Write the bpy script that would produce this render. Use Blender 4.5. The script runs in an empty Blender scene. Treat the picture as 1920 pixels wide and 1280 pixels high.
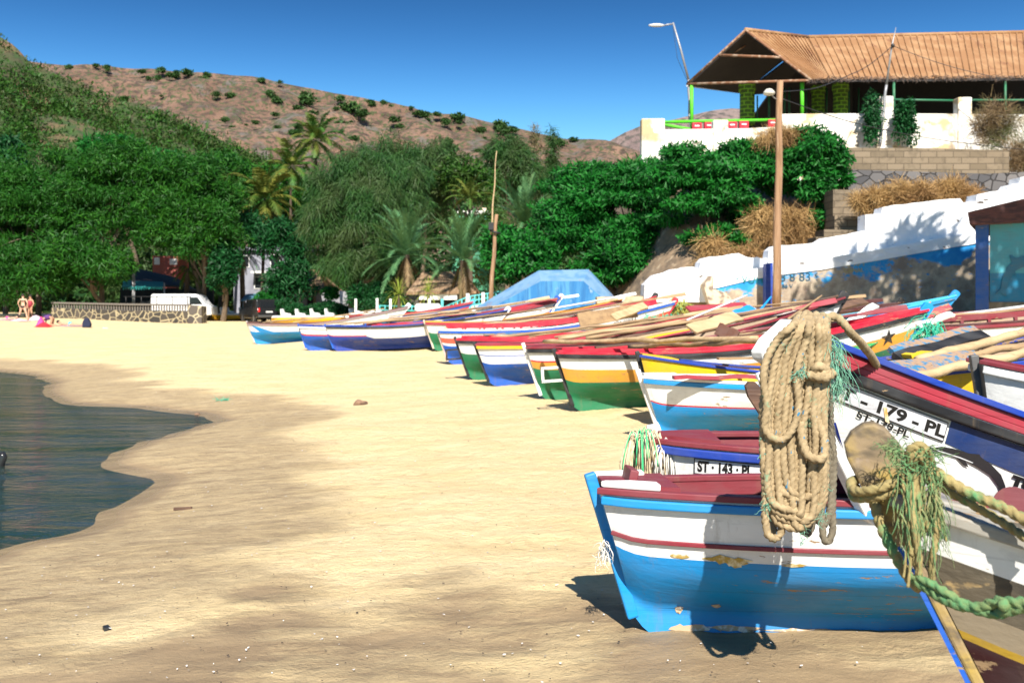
import bpy, bmesh, math, random
import numpy as np
from mathutils import Vector, Matrix, noise as mn
C = bpy.context.scene.collection
F, HY, CX, CZ = 1900.0, 562.0, 960.0, 2.0      # focal length in photo pixels, horizon row, centre column, eye height over the sea
PI = math.pi
R = math.radians
rnd = random.Random(7)

def P(px, py, d):
    return Vector(((px - CX) / F * d, d, CZ - (py - HY) / F * d))

# ---------------------------------------------------------------- materials
def srgb(h):
    h = h.lstrip('#'); v = [int(h[i:i+2], 16) / 255 for i in (0, 2, 4)]
    return tuple(x / 12.92 if x < .04045 else ((x + .055) / 1.055) ** 2.4 for x in v)
class NT:
    def __init__(s, name):
        s.m = bpy.data.materials.new(name); s.m.use_nodes = True
        s.t = s.m.node_tree; s.b = s.t.nodes['Principled BSDF']; s.co = None
    def n(s, typ, **kw):
        x = s.t.nodes.new(typ)
        for k, v in kw.items(): setattr(x, k, v)
        return x
    def l(s, a, b): s.t.links.new(a, b)
    def coord(s):
        if s.co is None: s.co = s.n('ShaderNodeTexCoord').outputs['Object']
        return s.co
    def noise(s, scale, stretch=(1,1,1), detail=4, rough=.55, dist=0):
        mp = s.n('ShaderNodeMapping'); mp.inputs['Scale'].default_value = stretch
        s.l(s.coord(), mp.inputs['Vector'])
        x = s.n('ShaderNodeTexNoise'); x.inputs['Scale'].default_value = scale
        x.inputs['Detail'].default_value = detail; x.inputs['Roughness'].default_value = rough
        x.inputs['Distortion'].default_value = dist
        s.l(mp.outputs[0], x.inputs['Vector']); return x.outputs['Fac']
    def rng(s, f, lo, hi, a=0., b=1.):
        x = s.n('ShaderNodeMapRange'); x.inputs['From Min'].default_value = lo; x.inputs['From Max'].default_value = hi
        x.inputs['To Min'].default_value = a; x.inputs['To Max'].default_value = b
        s.l(f, x.inputs['Value']); return x.outputs[0]
    def mix(s, f, a, b):
        x = s.n('ShaderNodeMix', data_type='RGBA')
        for so, v in ((x.inputs[0], f), (x.inputs[6], a), (x.inputs[7], b)):
            if hasattr(v, 'links') or isinstance(v, bpy.types.NodeSocket): s.l(v, so)
            elif isinstance(v, (int, float)): so.default_value = v
            else: so.default_value = (*v[:3], 1)
        return x.outputs[2]
    def mul(s, a, b, op='MULTIPLY'):
        x = s.n('ShaderNodeMath', operation=op)
        for so, v in ((x.inputs[0], a), (x.inputs[1], b)):
            if isinstance(v, (int, float)): so.default_value = v
            else: s.l(v, so)
        return x.outputs[0]
    def col(s, c):
        if isinstance(c, bpy.types.NodeSocket): s.l(c, s.b.inputs['Base Color'])
        else: s.b.inputs['Base Color'].default_value = (*c[:3], 1)
    def rough(s, r):
        if isinstance(r, bpy.types.NodeSocket): s.l(r, s.b.inputs['Roughness'])
        else: s.b.inputs['Roughness'].default_value = r
    def bump(s, h, strength=.4, dist=.02):
        x = s.n('ShaderNodeBump'); x.inputs['Strength'].default_value = strength; x.inputs['Distance'].default_value = dist
        s.l(h, x.inputs['Height']); s.l(x.outputs[0], s.b.inputs['Normal'])

def layered(name, base, layers=(), rough=.7, bump=None):
    """base colour with noise-driven layers (colour, scale, lo, hi, stretch)"""
    n = NT(name); c = base
    for L in layers:
        colr, sc, lo, hi = L[:4]; st = L[4] if len(L) > 4 else (1,1,1)
        c = n.mix(n.rng(n.noise(sc, st), lo, hi), c, colr)
    n.col(c); n.rough(rough)
    if bump: n.bump(n.noise(bump[0], bump[3] if len(bump) > 3 else (1,1,1)), bump[1], bump[2])
    return n.m

_paint = {}
WOOD = (.30, .20, .11)
def paint(c, wear=.25, tag=''):
    """weathered marine paint: faded patches, brush streaks, chips down to wood"""
    key = (c, wear)
    if key in _paint: return _paint[key]
    n = NT('paint')
    fade = tuple(min(.85, x * .72 + .045) for x in c)
    k = n.mix(n.rng(n.noise(2.2, (1, 2.5, 2.5), 5), .35, .7), c, fade)
    dark = tuple(x * .55 + .01 for x in c)
    k = n.mix(n.rng(n.noise(9, (.35, 2, 2.2), 6, .65), .56, .74, 0, .55), k, dark)
    grime = n.rng(n.noise(5, (2.5, 2.5, .35), 6, .7), .58, .78, 0, .40)
    k = n.mix(grime, k, (.20, .14, .08))
    ch = n.noise(16, (.30, 1.3, 1.5), 8, .72)
    ch2 = n.noise(1.3, (1, 1, 1), 3)
    chip = n.rng(n.mul(ch, n.rng(ch2, .3, .7, .72, 1.12)), .66 - wear * .22, .68 - wear * .22)
    k = n.mix(chip, k, WOOD)
    sz = n.n('ShaderNodeSeparateXYZ'); n.l(n.coord(), sz.inputs[0]); fr = n.mul(n.mul(sz.outputs['Z'], 7.3), 0, 'ADD'); fr = n.mul(fr, 1, 'FRACT')
    seam = n.mul(n.rng(fr, .0, .05, 1, 0), n.rng(n.noise(1.7), .35, .6, .1, .55)); k = n.mix(seam, k, tuple(x * .45 for x in c))
    n.col(k); n.rough(n.rng(n.noise(6), .3, .7, .42, .65)); n.b.inputs['Specular IOR Level'].default_value = .3
    n.bump(n.mul(n.mul(chip, -.5), n.noise(14, (.3, 3, 3), 6), 'ADD'), .35, .006)
    _paint[key] = n.m; return n.m

def plain(name, c, rough=.6, metal=0):
    n = NT(name); n.col(n.mix(n.rng(n.noise(7), .35, .7, 0, .5), c, tuple(x * .7 for x in c))); n.rough(rough)
    n.b.inputs['Metallic'].default_value = metal
    return n.m

def foliage_mat(name, c1, c2, c3=None, trans=.24):
    """leaves: each leaf picks its own tint, clumps drift between two tints"""
    n = NT(name)
    g = n.n('ShaderNodeNewGeometry').outputs['Random Per Island']
    k = n.mix(g, c1, c2)
    if c3: k = n.mix(n.rng(n.noise(.35, (1,1,1), 3), .45, .62, 0, .85), k, c3)
    n.col(k); n.rough(.55)
    try: n.b.inputs['Specular IOR Level'].default_value = .25
    except Exception: pass
    t = n.n('ShaderNodeBsdfTranslucent'); n.l(k, t.inputs['Color'])
    m = n.n('ShaderNodeMixShader'); m.inputs[0].default_value = trans
    out = [x for x in n.t.nodes if x.type == 'OUTPUT_MATERIAL'][0]
    n.l(n.b.outputs[0], m.inputs[1]); n.l(t.outputs[0], m.inputs[2]); n.l(m.outputs[0], out.inputs['Surface'])
    return n.m

# ---------------------------------------------------------------- objects
def setp(o, label=None, cat=None, group=None, kind=None):
    if label: o['label'] = label
    if cat: o['category'] = cat
    if group: o['group'] = group
    if kind: o['kind'] = kind
    return o
def thing(name, label, cat, loc=(0,0,0), rot=None, group=None):
    o = bpy.data.objects.new(name, None); C.objects.link(o)
    o.location = loc
    if rot: o.rotation_euler = rot
    o.empty_display_size = .3
    return setp(o, label, cat, group)

class MB:
    """collects faces; build() links them as ONE mesh object. world=True: vertices are world space."""
    def __init__(s): s.v = []; s.f = []; s.m = []; s.sm = []
    def face(s, pts, m=0, sm=False):
        i = len(s.v); s.v += [tuple(p) for p in pts]; s.f.append(tuple(range(i, i + len(pts)))); s.m.append(m); s.sm.append(sm)
    def add(s, vs, fs, m=0, sm=False):
        i = len(s.v); s.v += [tuple(p) for p in vs]
        for f in fs: s.f.append(tuple(i + k for k in f)); s.m.append(m); s.sm.append(sm)
    def box(s, c, sz, rot=None, m=0):
        hx, hy, hz = sz[0] / 2, sz[1] / 2, sz[2] / 2
        vs = [Vector((x, y, z)) for z in (-hz, hz) for y in (-hy, hy) for x in (-hx, hx)]
        if rot is not None:
            M = rot if isinstance(rot, Matrix) else Matrix.Rotation(rot, 3, 'Z'); vs = [M @ v for v in vs]
        vs = [v + Vector(c) for v in vs]
        s.add(vs, [(0,2,3,1), (4,5,7,6), (0,1,5,4), (2,6,7,3), (1,3,7,5), (0,4,6,2)], m)
    def prism(s, poly, off, m=0, mside=None):
        """extrude a closed polygon (list of Vectors) by off"""
        n = len(poly); off = Vector(off)
        a = [Vector(p) for p in poly]; b = [p + off for p in a]
        nrm = sum((a[i].cross(a[(i+1) % n]) for i in range(n)), Vector())
        flip = nrm.dot(off) > 0
        s.add(a + b, [tuple(range(n))[::-1] if flip else tuple(range(n)), tuple(range(n, 2*n)) if flip else tuple(range(2*n-1, n-1, -1))], m)
        k = len(s.v) - 2 * n
        for i in range(n):
            j = (i + 1) % n
            q = (k+i, k+j, k+n+j, k+n+i)
            s.f.append(q if flip else q[::-1]); s.m.append(mside if mside is not None else m); s.sm.append(False)
    def tube(s, pts, r, n=8, m=0, cap=True, twist=0, lobes=0, sm=True):
        pts = [Vector(p) for p in pts]; N = len(pts)
        if not hasattr(r, '__len__'): r = [r] * N
        t0 = (pts[1] - pts[0]).normalized()
        u = t0.orthogonal().normalized(); vs = []; L = 0
        for i in range(N):
            t = (pts[min(i+1, N-1)] - pts[max(i-1, 0)])
            t = t.normalized() if t.length > 1e-9 else t0
            u = (u - t * u.dot(t))
            u = u.normalized() if u.length > 1e-6 else t.orthogonal().normalized()
            w = t.cross(u)
            if i: L += (pts[i] - pts[i-1]).length
            for k in range(n):
                a = 2 * PI * k / n
                rr = r[i] * (1 + (.50 * abs(math.cos(lobes * .5 * (a - twist * L))) - .32)) if lobes else r[i]
                vs.append(pts[i] + (u * math.cos(a) + w * math.sin(a)) * rr)
        fs = [(i*n + k, i*n + (k+1) % n, (i+1)*n + (k+1) % n, (i+1)*n + k) for i in range(N-1) for k in range(n)]
        if cap: fs += [tuple(range(n))[::-1], tuple(range((N-1)*n, N*n))]
        s.add(vs, fs, m, sm)
    def ribbon(s, path, w, h, side=None, m=0, tilt=None):
        """rectangular bar swept on a path; side: horizontal width directions"""
        path = [Vector(p) for p in path]; N = len(path); vs = []
        for i, p in enumerate(path):
            t = (path[min(i+1, N-1)] - path[max(i-1, 0)]).normalized()
            sd = side[i] if side else Vector((-t.y, t.x, 0)).normalized() if abs(t.z) < .95 else Vector((0, 1, 0))
            up = t.cross(sd).normalized()
            if up.z < 0 and abs(t.z) < .95: up = -up
            for a, b in ((-1,-1), (1,-1), (1,1), (-1,1)): vs.append(p + sd * (w/2*a) + up * (h/2*b))
        fs = [(i*4 + k, i*4 + (k+1) % 4, i*4+4 + (k+1) % 4, i*4+4 + k) for i in range(N-1) for k in range(4)]
        fs += [(3,2,1,0), tuple(range((N-1)*4, N*4))]
        s.add(vs, fs, m)
    def lathe(s, c, prof, n=16, m=0, sm=True):
        c = Vector(c); vs = [c + Vector((r*math.cos(2*PI*k/n), r*math.sin(2*PI*k/n), z)) for r, z in prof for k in range(n)]
        fs = [(i*n+k, i*n+(k+1)%n, (i+1)*n+(k+1)%n, (i+1)*n+k) for i in range(len(prof)-1) for k in range(n)]
        s.add(vs, fs, m, sm)
    def ball(s, c, r, m=0, n=8, k=6):
        if not hasattr(r, '__len__'): r = (r, r, r)
        c = Vector(c); vs = []
        for i in range(k + 1):
            a = PI * i / k
            for j in range(n):
                b = 2*PI*j/n; vs.append(c + Vector((r[0]*math.sin(a)*math.cos(b), r[1]*math.sin(a)*math.sin(b), r[2]*math.cos(a))))
        fs = [(i*n+j, (i+1)*n+j, (i+1)*n+(j+1)%n, i*n+(j+1)%n) for i in range(k) for j in range(n)]
        s.add(vs, fs, m, True)
    def jitter(s, amp, sc=2.0):
        s.v = [tuple(Vector(p) + mn.noise_vector(Vector(p) * sc) * amp) for p in s.v]
    def build(s, name, mats, parent=None, world=False, bevel=0, label=None, origin=None):
        me = bpy.data.meshes.new(name)
        off = Vector((0,0,0))
        if world:
            if parent is not None: off = Vector(parent.location)
            elif origin is not None: off = Vector(origin)
            else:
                a = np.array(s.v); off = Vector(((a[:,0].min()+a[:,0].max())/2, (a[:,1].min()+a[:,1].max())/2, a[:,2].min()))
        me.from_pydata([(p[0]-off.x, p[1]-off.y, p[2]-off.z) for p in s.v], [], s.f)
        if not isinstance(mats, (list, tuple)): mats = [mats]
        for x in mats: me.materials.append(x)
        me.polygons.foreach_set('material_index', s.m); me.polygons.foreach_set('use_smooth', s.sm)
        me.validate(); me.update()
        o = bpy.data.objects.new(name, me); C.objects.link(o)
        if parent is not None:
            o.parent = parent
        elif world: o.location = off
        if bevel:
            b = o.modifiers.new('bevel', 'BEVEL'); b.width = bevel; b.segments = 2; b.limit_method = 'ANGLE'; b.angle_limit = R(40)
        if label: o['label'] = label
        return o

def quads_obj(name, V, mat, parent=None, origin=(0,0,0)):
    """V: (N,4,3) float array of separate quads -> one mesh (leaves, strands)"""
    V = V - np.array(origin, float)
    n = len(V); me = bpy.data.meshes.new(name)
    me.vertices.add(n*4); me.vertices.foreach_set('co', V.reshape(-1).astype(np.float32))
    me.loops.add(n*4); me.loops.foreach_set('vertex_index', np.arange(n*4, dtype=np.int32))
    me.polygons.add(n); me.polygons.foreach_set('loop_start', np.arange(0, n*4, 4, dtype=np.int32))
    try: me.polygons.foreach_set('loop_total', np.full(n, 4, dtype=np.int32))
    except Exception: pass
    me.materials.append(mat); me.update(calc_edges=True)
    o = bpy.data.objects.new(name, me); C.objects.link(o)
    if parent is not None: o.parent = parent
    else: o.location = origin
    return o

def tree_copy(o, parent=None, loc=None):
    c = o.copy(); C.objects.link(c)
    if parent is not None: c.parent = parent
    if loc is not None: c.location = loc
    for ch in list(o.children): tree_copy(ch, c)
    return c

def text_shape(txt, size=1.0, bold=.0, squeeze=1.0):
    """outline text -> (verts 2D, faces); width is returned too"""
    cu = bpy.data.curves.new('t', 'FONT'); cu.body = txt; cu.size = size; cu.offset = bold; cu.resolution_u = 3
    o = bpy.data.objects.new('t', cu); C.objects.link(o)
    bpy.context.view_layer.update()
    e = o.evaluated_get(bpy.context.evaluated_depsgraph_get()); me = e.to_mesh()
    vs = [(v.co.x * squeeze, v.co.y) for v in me.vertices]; fs = [tuple(p.vertices) for p in me.polygons]
    e.to_mesh_clear(); bpy.data.objects.remove(o); bpy.data.curves.remove(cu)
    w = max(v[0] for v in vs) if vs else 0
    return vs, fs, w

# ---------------------------------------------------------------- terrain
SH = np.array([(-7,-12), (-6,0), (-4.6,5), (-4.06,8.03), (-3.84,8.67), (-3.82,9.55), (-3.95,11.1), (-5.1,12.5), (-5.15,14.2), (-5.1,17.0),
               (-7.0,18.7), (-8.5,19.4), (-10.2,22), (-11.4,24.8), (-14.2,28.1), (-22,33), (-40,42), (-90,55), (-260,80)], float)
def _cr(pts, k):
    out = []
    for i in range(1, len(pts) - 2):
        for j in range(k):
            t = j / k; p0, p1, p2, p3 = pts[i-1:i+3]; out.append(.5*((2*p1)+(p2-p0)*t+(2*p0-5*p1+4*p2-p3)*t*t+(3*p1-p0-3*p2+p3)*t**3))
    return np.array([pts[0]] + out + [pts[-2], pts[-1]])
SH = _cr(SH, 6)
for _i in range(6, len(SH) - 20):
    SH[_i, 0] += mn.noise(Vector((SH[_i, 1] * 1.3, 0, 0))) * .22 + mn.noise(Vector((SH[_i, 1] * 4, 5, 0))) * .07
ST = np.array([(.5,0), (.66,5), (1.7,12), (.9,15), (-.47,20), (-1.7,26), (-2.6,32), (-6,35), (-10,38), (-14,60), (-16,140), (-16,600)], float)
def shore_dist(x, y):
    d = np.full(x.shape, 1e9)
    for a, b in zip(SH[:-1], SH[1:]):
        ab = b - a; t = np.clip(((x-a[0])*ab[0] + (y-a[1])*ab[1]) / (ab @ ab), 0, 1)
        d = np.minimum(d, np.hypot(x - a[0] - t*ab[0], y - a[1] - t*ab[1]))
    xs = np.interp(y, SH[:,1], SH[:,0])
    return np.where(x > xs, d, -d)
def sm(t): t = np.clip(t, 0, 1); return t*t*(3-2*t)
def tz_np(x, y):
    s = shore_dist(x, y)
    z = np.where(s < 0, np.maximum(s * .10, -2.0), .30 * (1 - np.exp(-np.clip(s, 0, None) / 2.6)) * 1.12)
    z = np.minimum(z, .30 + .02)
    r = x - np.interp(y, ST[:,1], ST[:,0]) - .4
    rr = np.clip(r, 0, 13); z = z + .075 * (np.sqrt(rr*rr + .25) - .5) * (.12 + .88 * sm((y - 9) / 9))
    z = z + .38 * sm((y - 45) / 25) * sm((-22 - x) / 12) * (s > 0)
    z = z + np.clip(x - 14, 0, 40) * .03 * (s > 0)
    return z
def tz(x, y): return float(tz_np(np.array([float(x)]), np.array([float(y)]))[0])
def G(px, py, dz=0):
    d = F * 1.7 / (py - HY)
    for _ in range(60):
        x = (px - CX) / F * d
        d = .5 * d + .5 * F * (CZ - tz(x, d)) / (py - HY)
        d = min(max(d, 1), 400)
    x = (px - CX) / F * d
    return Vector((x, d, tz(x, d) + dz))

def make_terrain():
    ys = [-40, -20, -8, -2, 0]; y = 1.0
    while y < 130: ys.append(y); y += max(.03, .0095 * y)
    while y < 900: ys.append(y); y *= 1.12
    u = np.linspace(-1, 1, 421); xs = 7 * u + 13 * u**3 + 60 * u**9 + 500 * u**31
    ys = np.array(ys); X, Y = np.meshgrid(xs, ys)
    Z = tz_np(X, Y); S = shore_dist(X, Y)
    bumps = np.zeros_like(Z); nx, ny = X.shape
    for i in range(nx):
        for j in range(ny):
            if abs(X[i, j]) < 40 and 0 < Y[i, j] < 100:
                p = Vector((X[i, j], Y[i, j], 0))
                a = mn.noise(p * .9) * .03 + mn.noise(Vector((p.x * 2.2, p.y * 3.4, 3))) * .016
                if Y[i, j] < 25: a += mn.noise(p * 6.5) * .011 + mn.noise(p * 15) * .005
                bumps[i, j] = a
    Z = Z + bumps * sm((S - .9) / 2.2)
    # moisture: wet near the sea, patchy moist foreground that also paints in the vignette
    damp_vignette = 1 - sm((S - 1.0) / 1.0)
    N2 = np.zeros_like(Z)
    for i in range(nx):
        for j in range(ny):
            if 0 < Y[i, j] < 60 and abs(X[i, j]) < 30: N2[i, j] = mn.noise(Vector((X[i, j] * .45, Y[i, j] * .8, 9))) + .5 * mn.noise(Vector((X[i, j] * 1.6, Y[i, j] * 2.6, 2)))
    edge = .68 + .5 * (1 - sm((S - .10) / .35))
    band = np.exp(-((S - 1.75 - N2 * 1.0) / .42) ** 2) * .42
    damp_vignette = np.maximum((1 - sm((S - 1.45 - N2 * .8 - .5 * sm((11 - Y) / 4)) / 1.1)) * edge, band)
    damp_vignette = np.maximum(damp_vignette, .95 * sm((6.7 - Y - X * .10 + N2 * 2.4) / 2.6))  # near-edge darkening: lens vignette painted into the sand along with some moisture
    verts = np.stack([X, Y, Z], -1).reshape(-1, 3)
    idx = np.arange(nx * ny).reshape(nx, ny)
    q = np.stack([idx[:-1, :-1], idx[:-1, 1:], idx[1:, 1:], idx[1:, :-1]], -1).reshape(-1, 4)
    me = bpy.data.meshes.new('sand_beach'); me.from_pydata(verts.tolist(), [], q.tolist())
    me.polygons.foreach_set('use_smooth', [True] * len(q))
    at = me.attributes.new('damp_vignette', 'FLOAT', 'POINT'); at.data.foreach_set('value', damp_vignette.reshape(-1).astype(np.float32))
    n = NT('sand')
    A = n.n('ShaderNodeAttribute', attribute_name='damp_vignette').outputs['Fac']
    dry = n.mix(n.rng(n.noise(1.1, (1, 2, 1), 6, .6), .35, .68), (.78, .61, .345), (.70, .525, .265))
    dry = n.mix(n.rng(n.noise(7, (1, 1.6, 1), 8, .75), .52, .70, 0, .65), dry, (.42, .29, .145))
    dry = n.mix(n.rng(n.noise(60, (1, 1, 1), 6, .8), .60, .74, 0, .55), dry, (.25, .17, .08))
    wet = n.mix(n.rng(n.noise(1.6, (.5, 3, 1), 6, .6), .35, .7), (.34, .245, .135), (.21, .145, .08))  # wet sand colour, shared by the painted vignette
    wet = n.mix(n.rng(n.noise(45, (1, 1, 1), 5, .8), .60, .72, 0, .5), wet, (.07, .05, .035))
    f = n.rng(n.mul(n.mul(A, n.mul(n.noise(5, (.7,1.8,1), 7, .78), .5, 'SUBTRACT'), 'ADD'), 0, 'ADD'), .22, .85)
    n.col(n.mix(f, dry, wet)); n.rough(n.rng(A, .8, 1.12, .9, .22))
    h = n.mul(n.mul(n.noise(5, (1, 1.3, 1), 8, .7), 1.6), n.mul(n.noise(34, (1,1,1), 6, .75), .5), 'ADD')
    hs = n.mul(h, n.rng(A, .55, 1.0, 1, .2))
    n.bump(hs, .75, .07)
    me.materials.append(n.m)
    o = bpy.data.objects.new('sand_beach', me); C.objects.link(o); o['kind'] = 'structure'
    # sea
    n = NT('sea_water')
    n.col(n.mix(n.rng(n.noise(.6, (.5, 1.8, 1), 6, .6), .4, .62), (.008, .026, .012), (.030, .045, .045)))
    n.rough(.10); n.b.inputs['IOR'].default_value = 1.33
    h = n.mul(n.noise(1.0, (.7, 1.9, 1), 6, .6, .6), n.mul(n.noise(7, (.8, 1.6, 1), 3, .5), .10), 'ADD')
    n.bump(h, .6, .14)
    m = MB(); m.face([(-900, -60, 0), (30, -60, 0), (30, 900, 0), (-900, 900, 0)])
    w = m.build('sea_water', n.m); w['kind'] = 'structure'

make_terrain()

# ---------------------------------------------------------------- sky, sun, camera
def make_world():
    w = bpy.data.worlds.new('World'); bpy.context.scene.world = w; w.use_nodes = True
    t = w.node_tree; bg = t.nodes['Background']
    tc = t.nodes.new('ShaderNodeTexCoord'); sp = t.nodes.new('ShaderNodeSeparateXYZ'); t.links.new(tc.outputs['Generated'], sp.inputs[0])
    pw = t.nodes.new('ShaderNodeMath'); pw.operation = 'POWER'; pw.inputs[1].default_value = 3; t.links.new(sp.outputs[2], pw.inputs[0])
    ml = t.nodes.new('ShaderNodeMath'); ml.operation = 'MULTIPLY_ADD'; ml.inputs[1].default_value = 24; ml.inputs[2].default_value = .02; t.links.new(pw.outputs[0], ml.inputs[0])
    cb = t.nodes.new('ShaderNodeCombineXYZ'); t.links.new(sp.outputs[0], cb.inputs[0]); t.links.new(sp.outputs[1], cb.inputs[1]); t.links.new(ml.outputs[0], cb.inputs[2])
    nm = t.nodes.new('ShaderNodeVectorMath'); nm.operation = 'NORMALIZE'; t.links.new(cb.outputs[0], nm.inputs[0])
    sk = t.nodes.new('ShaderNodeTexSky'); sk.sky_type = 'NISHITA'; sk.sun_disc = False
    sk.sun_elevation = R(SUN_EL); sk.sun_rotation = R(180 - SUN_AZ)
    sk.air_density = 1.0; sk.dust_density = .6; sk.ozone_density = 3.0
    t.links.new(nm.outputs[0], sk.inputs['Vector'])
    hs = t.nodes.new('ShaderNodeHueSaturation'); hs.inputs['Saturation'].default_value = 1.22
    mx = t.nodes.new('ShaderNodeMix'); mx.data_type = 'RGBA'; mx.blend_type = 'MULTIPLY'; mx.inputs[0].default_value = 1; mx.inputs[7].default_value = (.60, .98, 1.16, 1)
    t.links.new(sk.outputs[0], hs.inputs['Color']); t.links.new(hs.outputs[0], mx.inputs[6]); t.links.new(mx.outputs[2], bg.inputs['Color'])
    bg.inputs['Strength'].default_value = .068
SUN_EL, SUN_AZ = 44, 4     # behind the camera, a touch to its right
make_world()
sd = bpy.data.lights.new('sun', 'SUN'); sd.energy = 5.0; sd.angle = R(.5); sd.color = (1, .94, .84)
so = bpy.data.objects.new('sun', sd); C.objects.link(so)
dirv = Vector((-math.sin(R(SUN_AZ)) * math.cos(R(SUN_EL)), math.cos(R(SUN_AZ)) * math.cos(R(SUN_EL)), -math.sin(R(SUN_EL))))
so.rotation_euler = dirv.to_track_quat('-Z', 'Y').to_euler()
sc = bpy.context.scene
cd = bpy.data.cameras.new('camera'); cd.sensor_width = 36; cd.lens = 36 * F / 1920
cd.shift_y = (HY - 640) / 1920; cd.clip_end = 3000; cd.clip_start = .1
cd.dof.use_dof = True; cd.dof.focus_distance = 4.7; cd.dof.aperture_fstop = 5.0
co = bpy.data.objects.new('camera', cd); C.objects.link(co); co.location = (0, 0, CZ); co.rotation_euler = (R(90), 0, 0)
sc.camera = co
sc.view_settings.view_transform = 'Standard'; sc.view_settings.look = 'None'; sc.view_settings.exposure = .93; sc.view_settings.gamma = 1

sc.cycles.diffuse_bounces = 2
sc.cycles.max_bounces = 6

# ================================================================ BOATS
WHITE=(.80,.80,.78); LBLUE=(.004,.25,.62); DBLUE=(.010,.045,.33); BLUE=(.006,.09,.46); GREEN=(.006,.17,.07); MAROON=(.21,.020,.032)
RED=(.56,.012,.035); YELL=(.78,.50,.008); ORANGE=(.72,.33,.035); BLACK=(.012,.012,.014); TEAL=(.03,.42,.45); DMAR=(.075,.016,.018)
BROWN=(.13,.055,.035); CYAN=(.05,.50,.70); GREY=(.33,.31,.27); ROSE=(.33,.032,.05)
M_black = plain('dark_iron', (.02,.02,.02), .5)
M_wood = layered('bare_wood', (.36,.235,.12), [((.24,.15,.08), 3, .4, .65, (.3,3,3)), ((.16,.10,.06), 22, .58, .75, (.15,3,3))], .75, (20,.4,.01,(.1,3,3)))
M_woodpale = layered('pale_wood', (.50,.36,.20), [((.36,.24,.125), 3, .4, .65, (.4,3,3)), ((.25,.16,.09), 24, .6, .78, (.15,3,3))], .72, (20,.4,.01,(.1,3,3)))
M_wooddark = layered('dark_wood', (.14,.075,.045), [((.07,.04,.03), 3, .4, .65, (.4,3,3)), ((.30,.20,.12), 20, .60, .75, (.2,3,3))], .7, (20,.4,.01,(.1,3,3)))
M_worn = layered('worn_blue_wood', (.30,.20,.13), [((.03,.16,.30), 12, .50, .58, (.4,2,2)), ((.10,.06,.04), 20, .58, .72, (.2,3,3))], .75, (20,.5,.01,(.1,3,3)))
M_worngreen = layered('worn_green_wood', (.015,.26,.075), [((.40,.30,.14), 13, .57, .66, (.3,2,2)), ((.01,.08,.03), 5, .5, .7, (.4,2,2))], .7, (20,.5,.01,(.1,3,3)))
SEA_DECK = (.38,.27,.18)

class Boat:
    def __init__(s, L=5.7, B=1.35, Hs=.76, Hm=.72, Hb=1.15, rs=.22, rb=.8, ku=.22, endw=.12, powb=1.15, pe=.50):
        s.pe = pe
        s.rb = rb; s.rs = rs; s.L = L - rb; s.B = B; s.Hs = Hs; s.Hm = Hm; s.Hb = Hb; s.ku = ku; s.endw = endw; s.powb = powb
    def zs(s, t):
        if t < .42: return s.Hm + (s.Hs - s.Hm) * ((.42 - t) / .42) ** 1.7
        return s.Hm + (s.Hb - s.Hm) * ((t - .42) / .58) ** 2.1
    def zk(s, t):
        z = 0
        if t > .80: z = s.ku * ((t - .80) / .20) ** 2
        if t < .035: z += .10 * ((.035 - t) / .035) ** 2
        return z
    def b(s, t):
        h = s.B / 2
        if t < .45: k = 1 - ((.45 - t) / .45) ** 3.0
        else: k = 1 - ((t - .45) / .55) ** 2.2
        return (h - s.endw) * max(0, k) ** .9 * 1.0 + s.endw * (1 if t < .6 else max(.25, 1 - (t - .6) / .4))
    def vf(s, t):
        e = abs(2 * t - .9); return .13 + .12 * min(1, e) ** 2
    def y(s, t, v):
        f = s.vf(t)
        if v <= f: return .022
        u = (v - f) / (1 - f); e = min(1, abs(2 * t - .9)) ** 1.5
        uc = .42 - .12 * e; kc = .84 - s.pe * .36 * e
        k = kc * (u / uc) ** .85 if u < uc else kc + (1 - kc) * (1 - (1 - (u - uc) / (1 - uc)) ** 1.7)
        return .022 + max(0, s.b(t) - .022) * k
    def pt(s, t, v, side=-1, inset=0):
        ws = max(0, 1 - t / .30) ** 2; wb = max(0, (t - .62) / .38) ** 2
        x = t * s.L - s.rs * v * ws + s.rb * v * wb
        z = s.zk(t) + (s.zs(t) - s.zk(t)) * v
        return Vector((x, side * max(0, s.y(t, v) - inset), z))
    def surf(s, x, drop, side, off=.005):
        """point on the hull skin at local x, `drop` metres under the sheer"""
        lo, hi = 0., 1.
        for _ in range(22):
            t = (lo + hi) / 2; v = 1 - drop / (s.zs(t) - s.zk(t)); q = s.pt(t, v).x
            if q < x: lo = t
            else: hi = t
        p = s.pt(t, v, side); p.y += side * off; return p

TS = [0, .008, .02, .035, .06, .09, .13, .18, .24, .3, .36, .42, .48, .54, .6, .66, .72, .78, .83, .87, .91, .94, .965, .985, 1]

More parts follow.
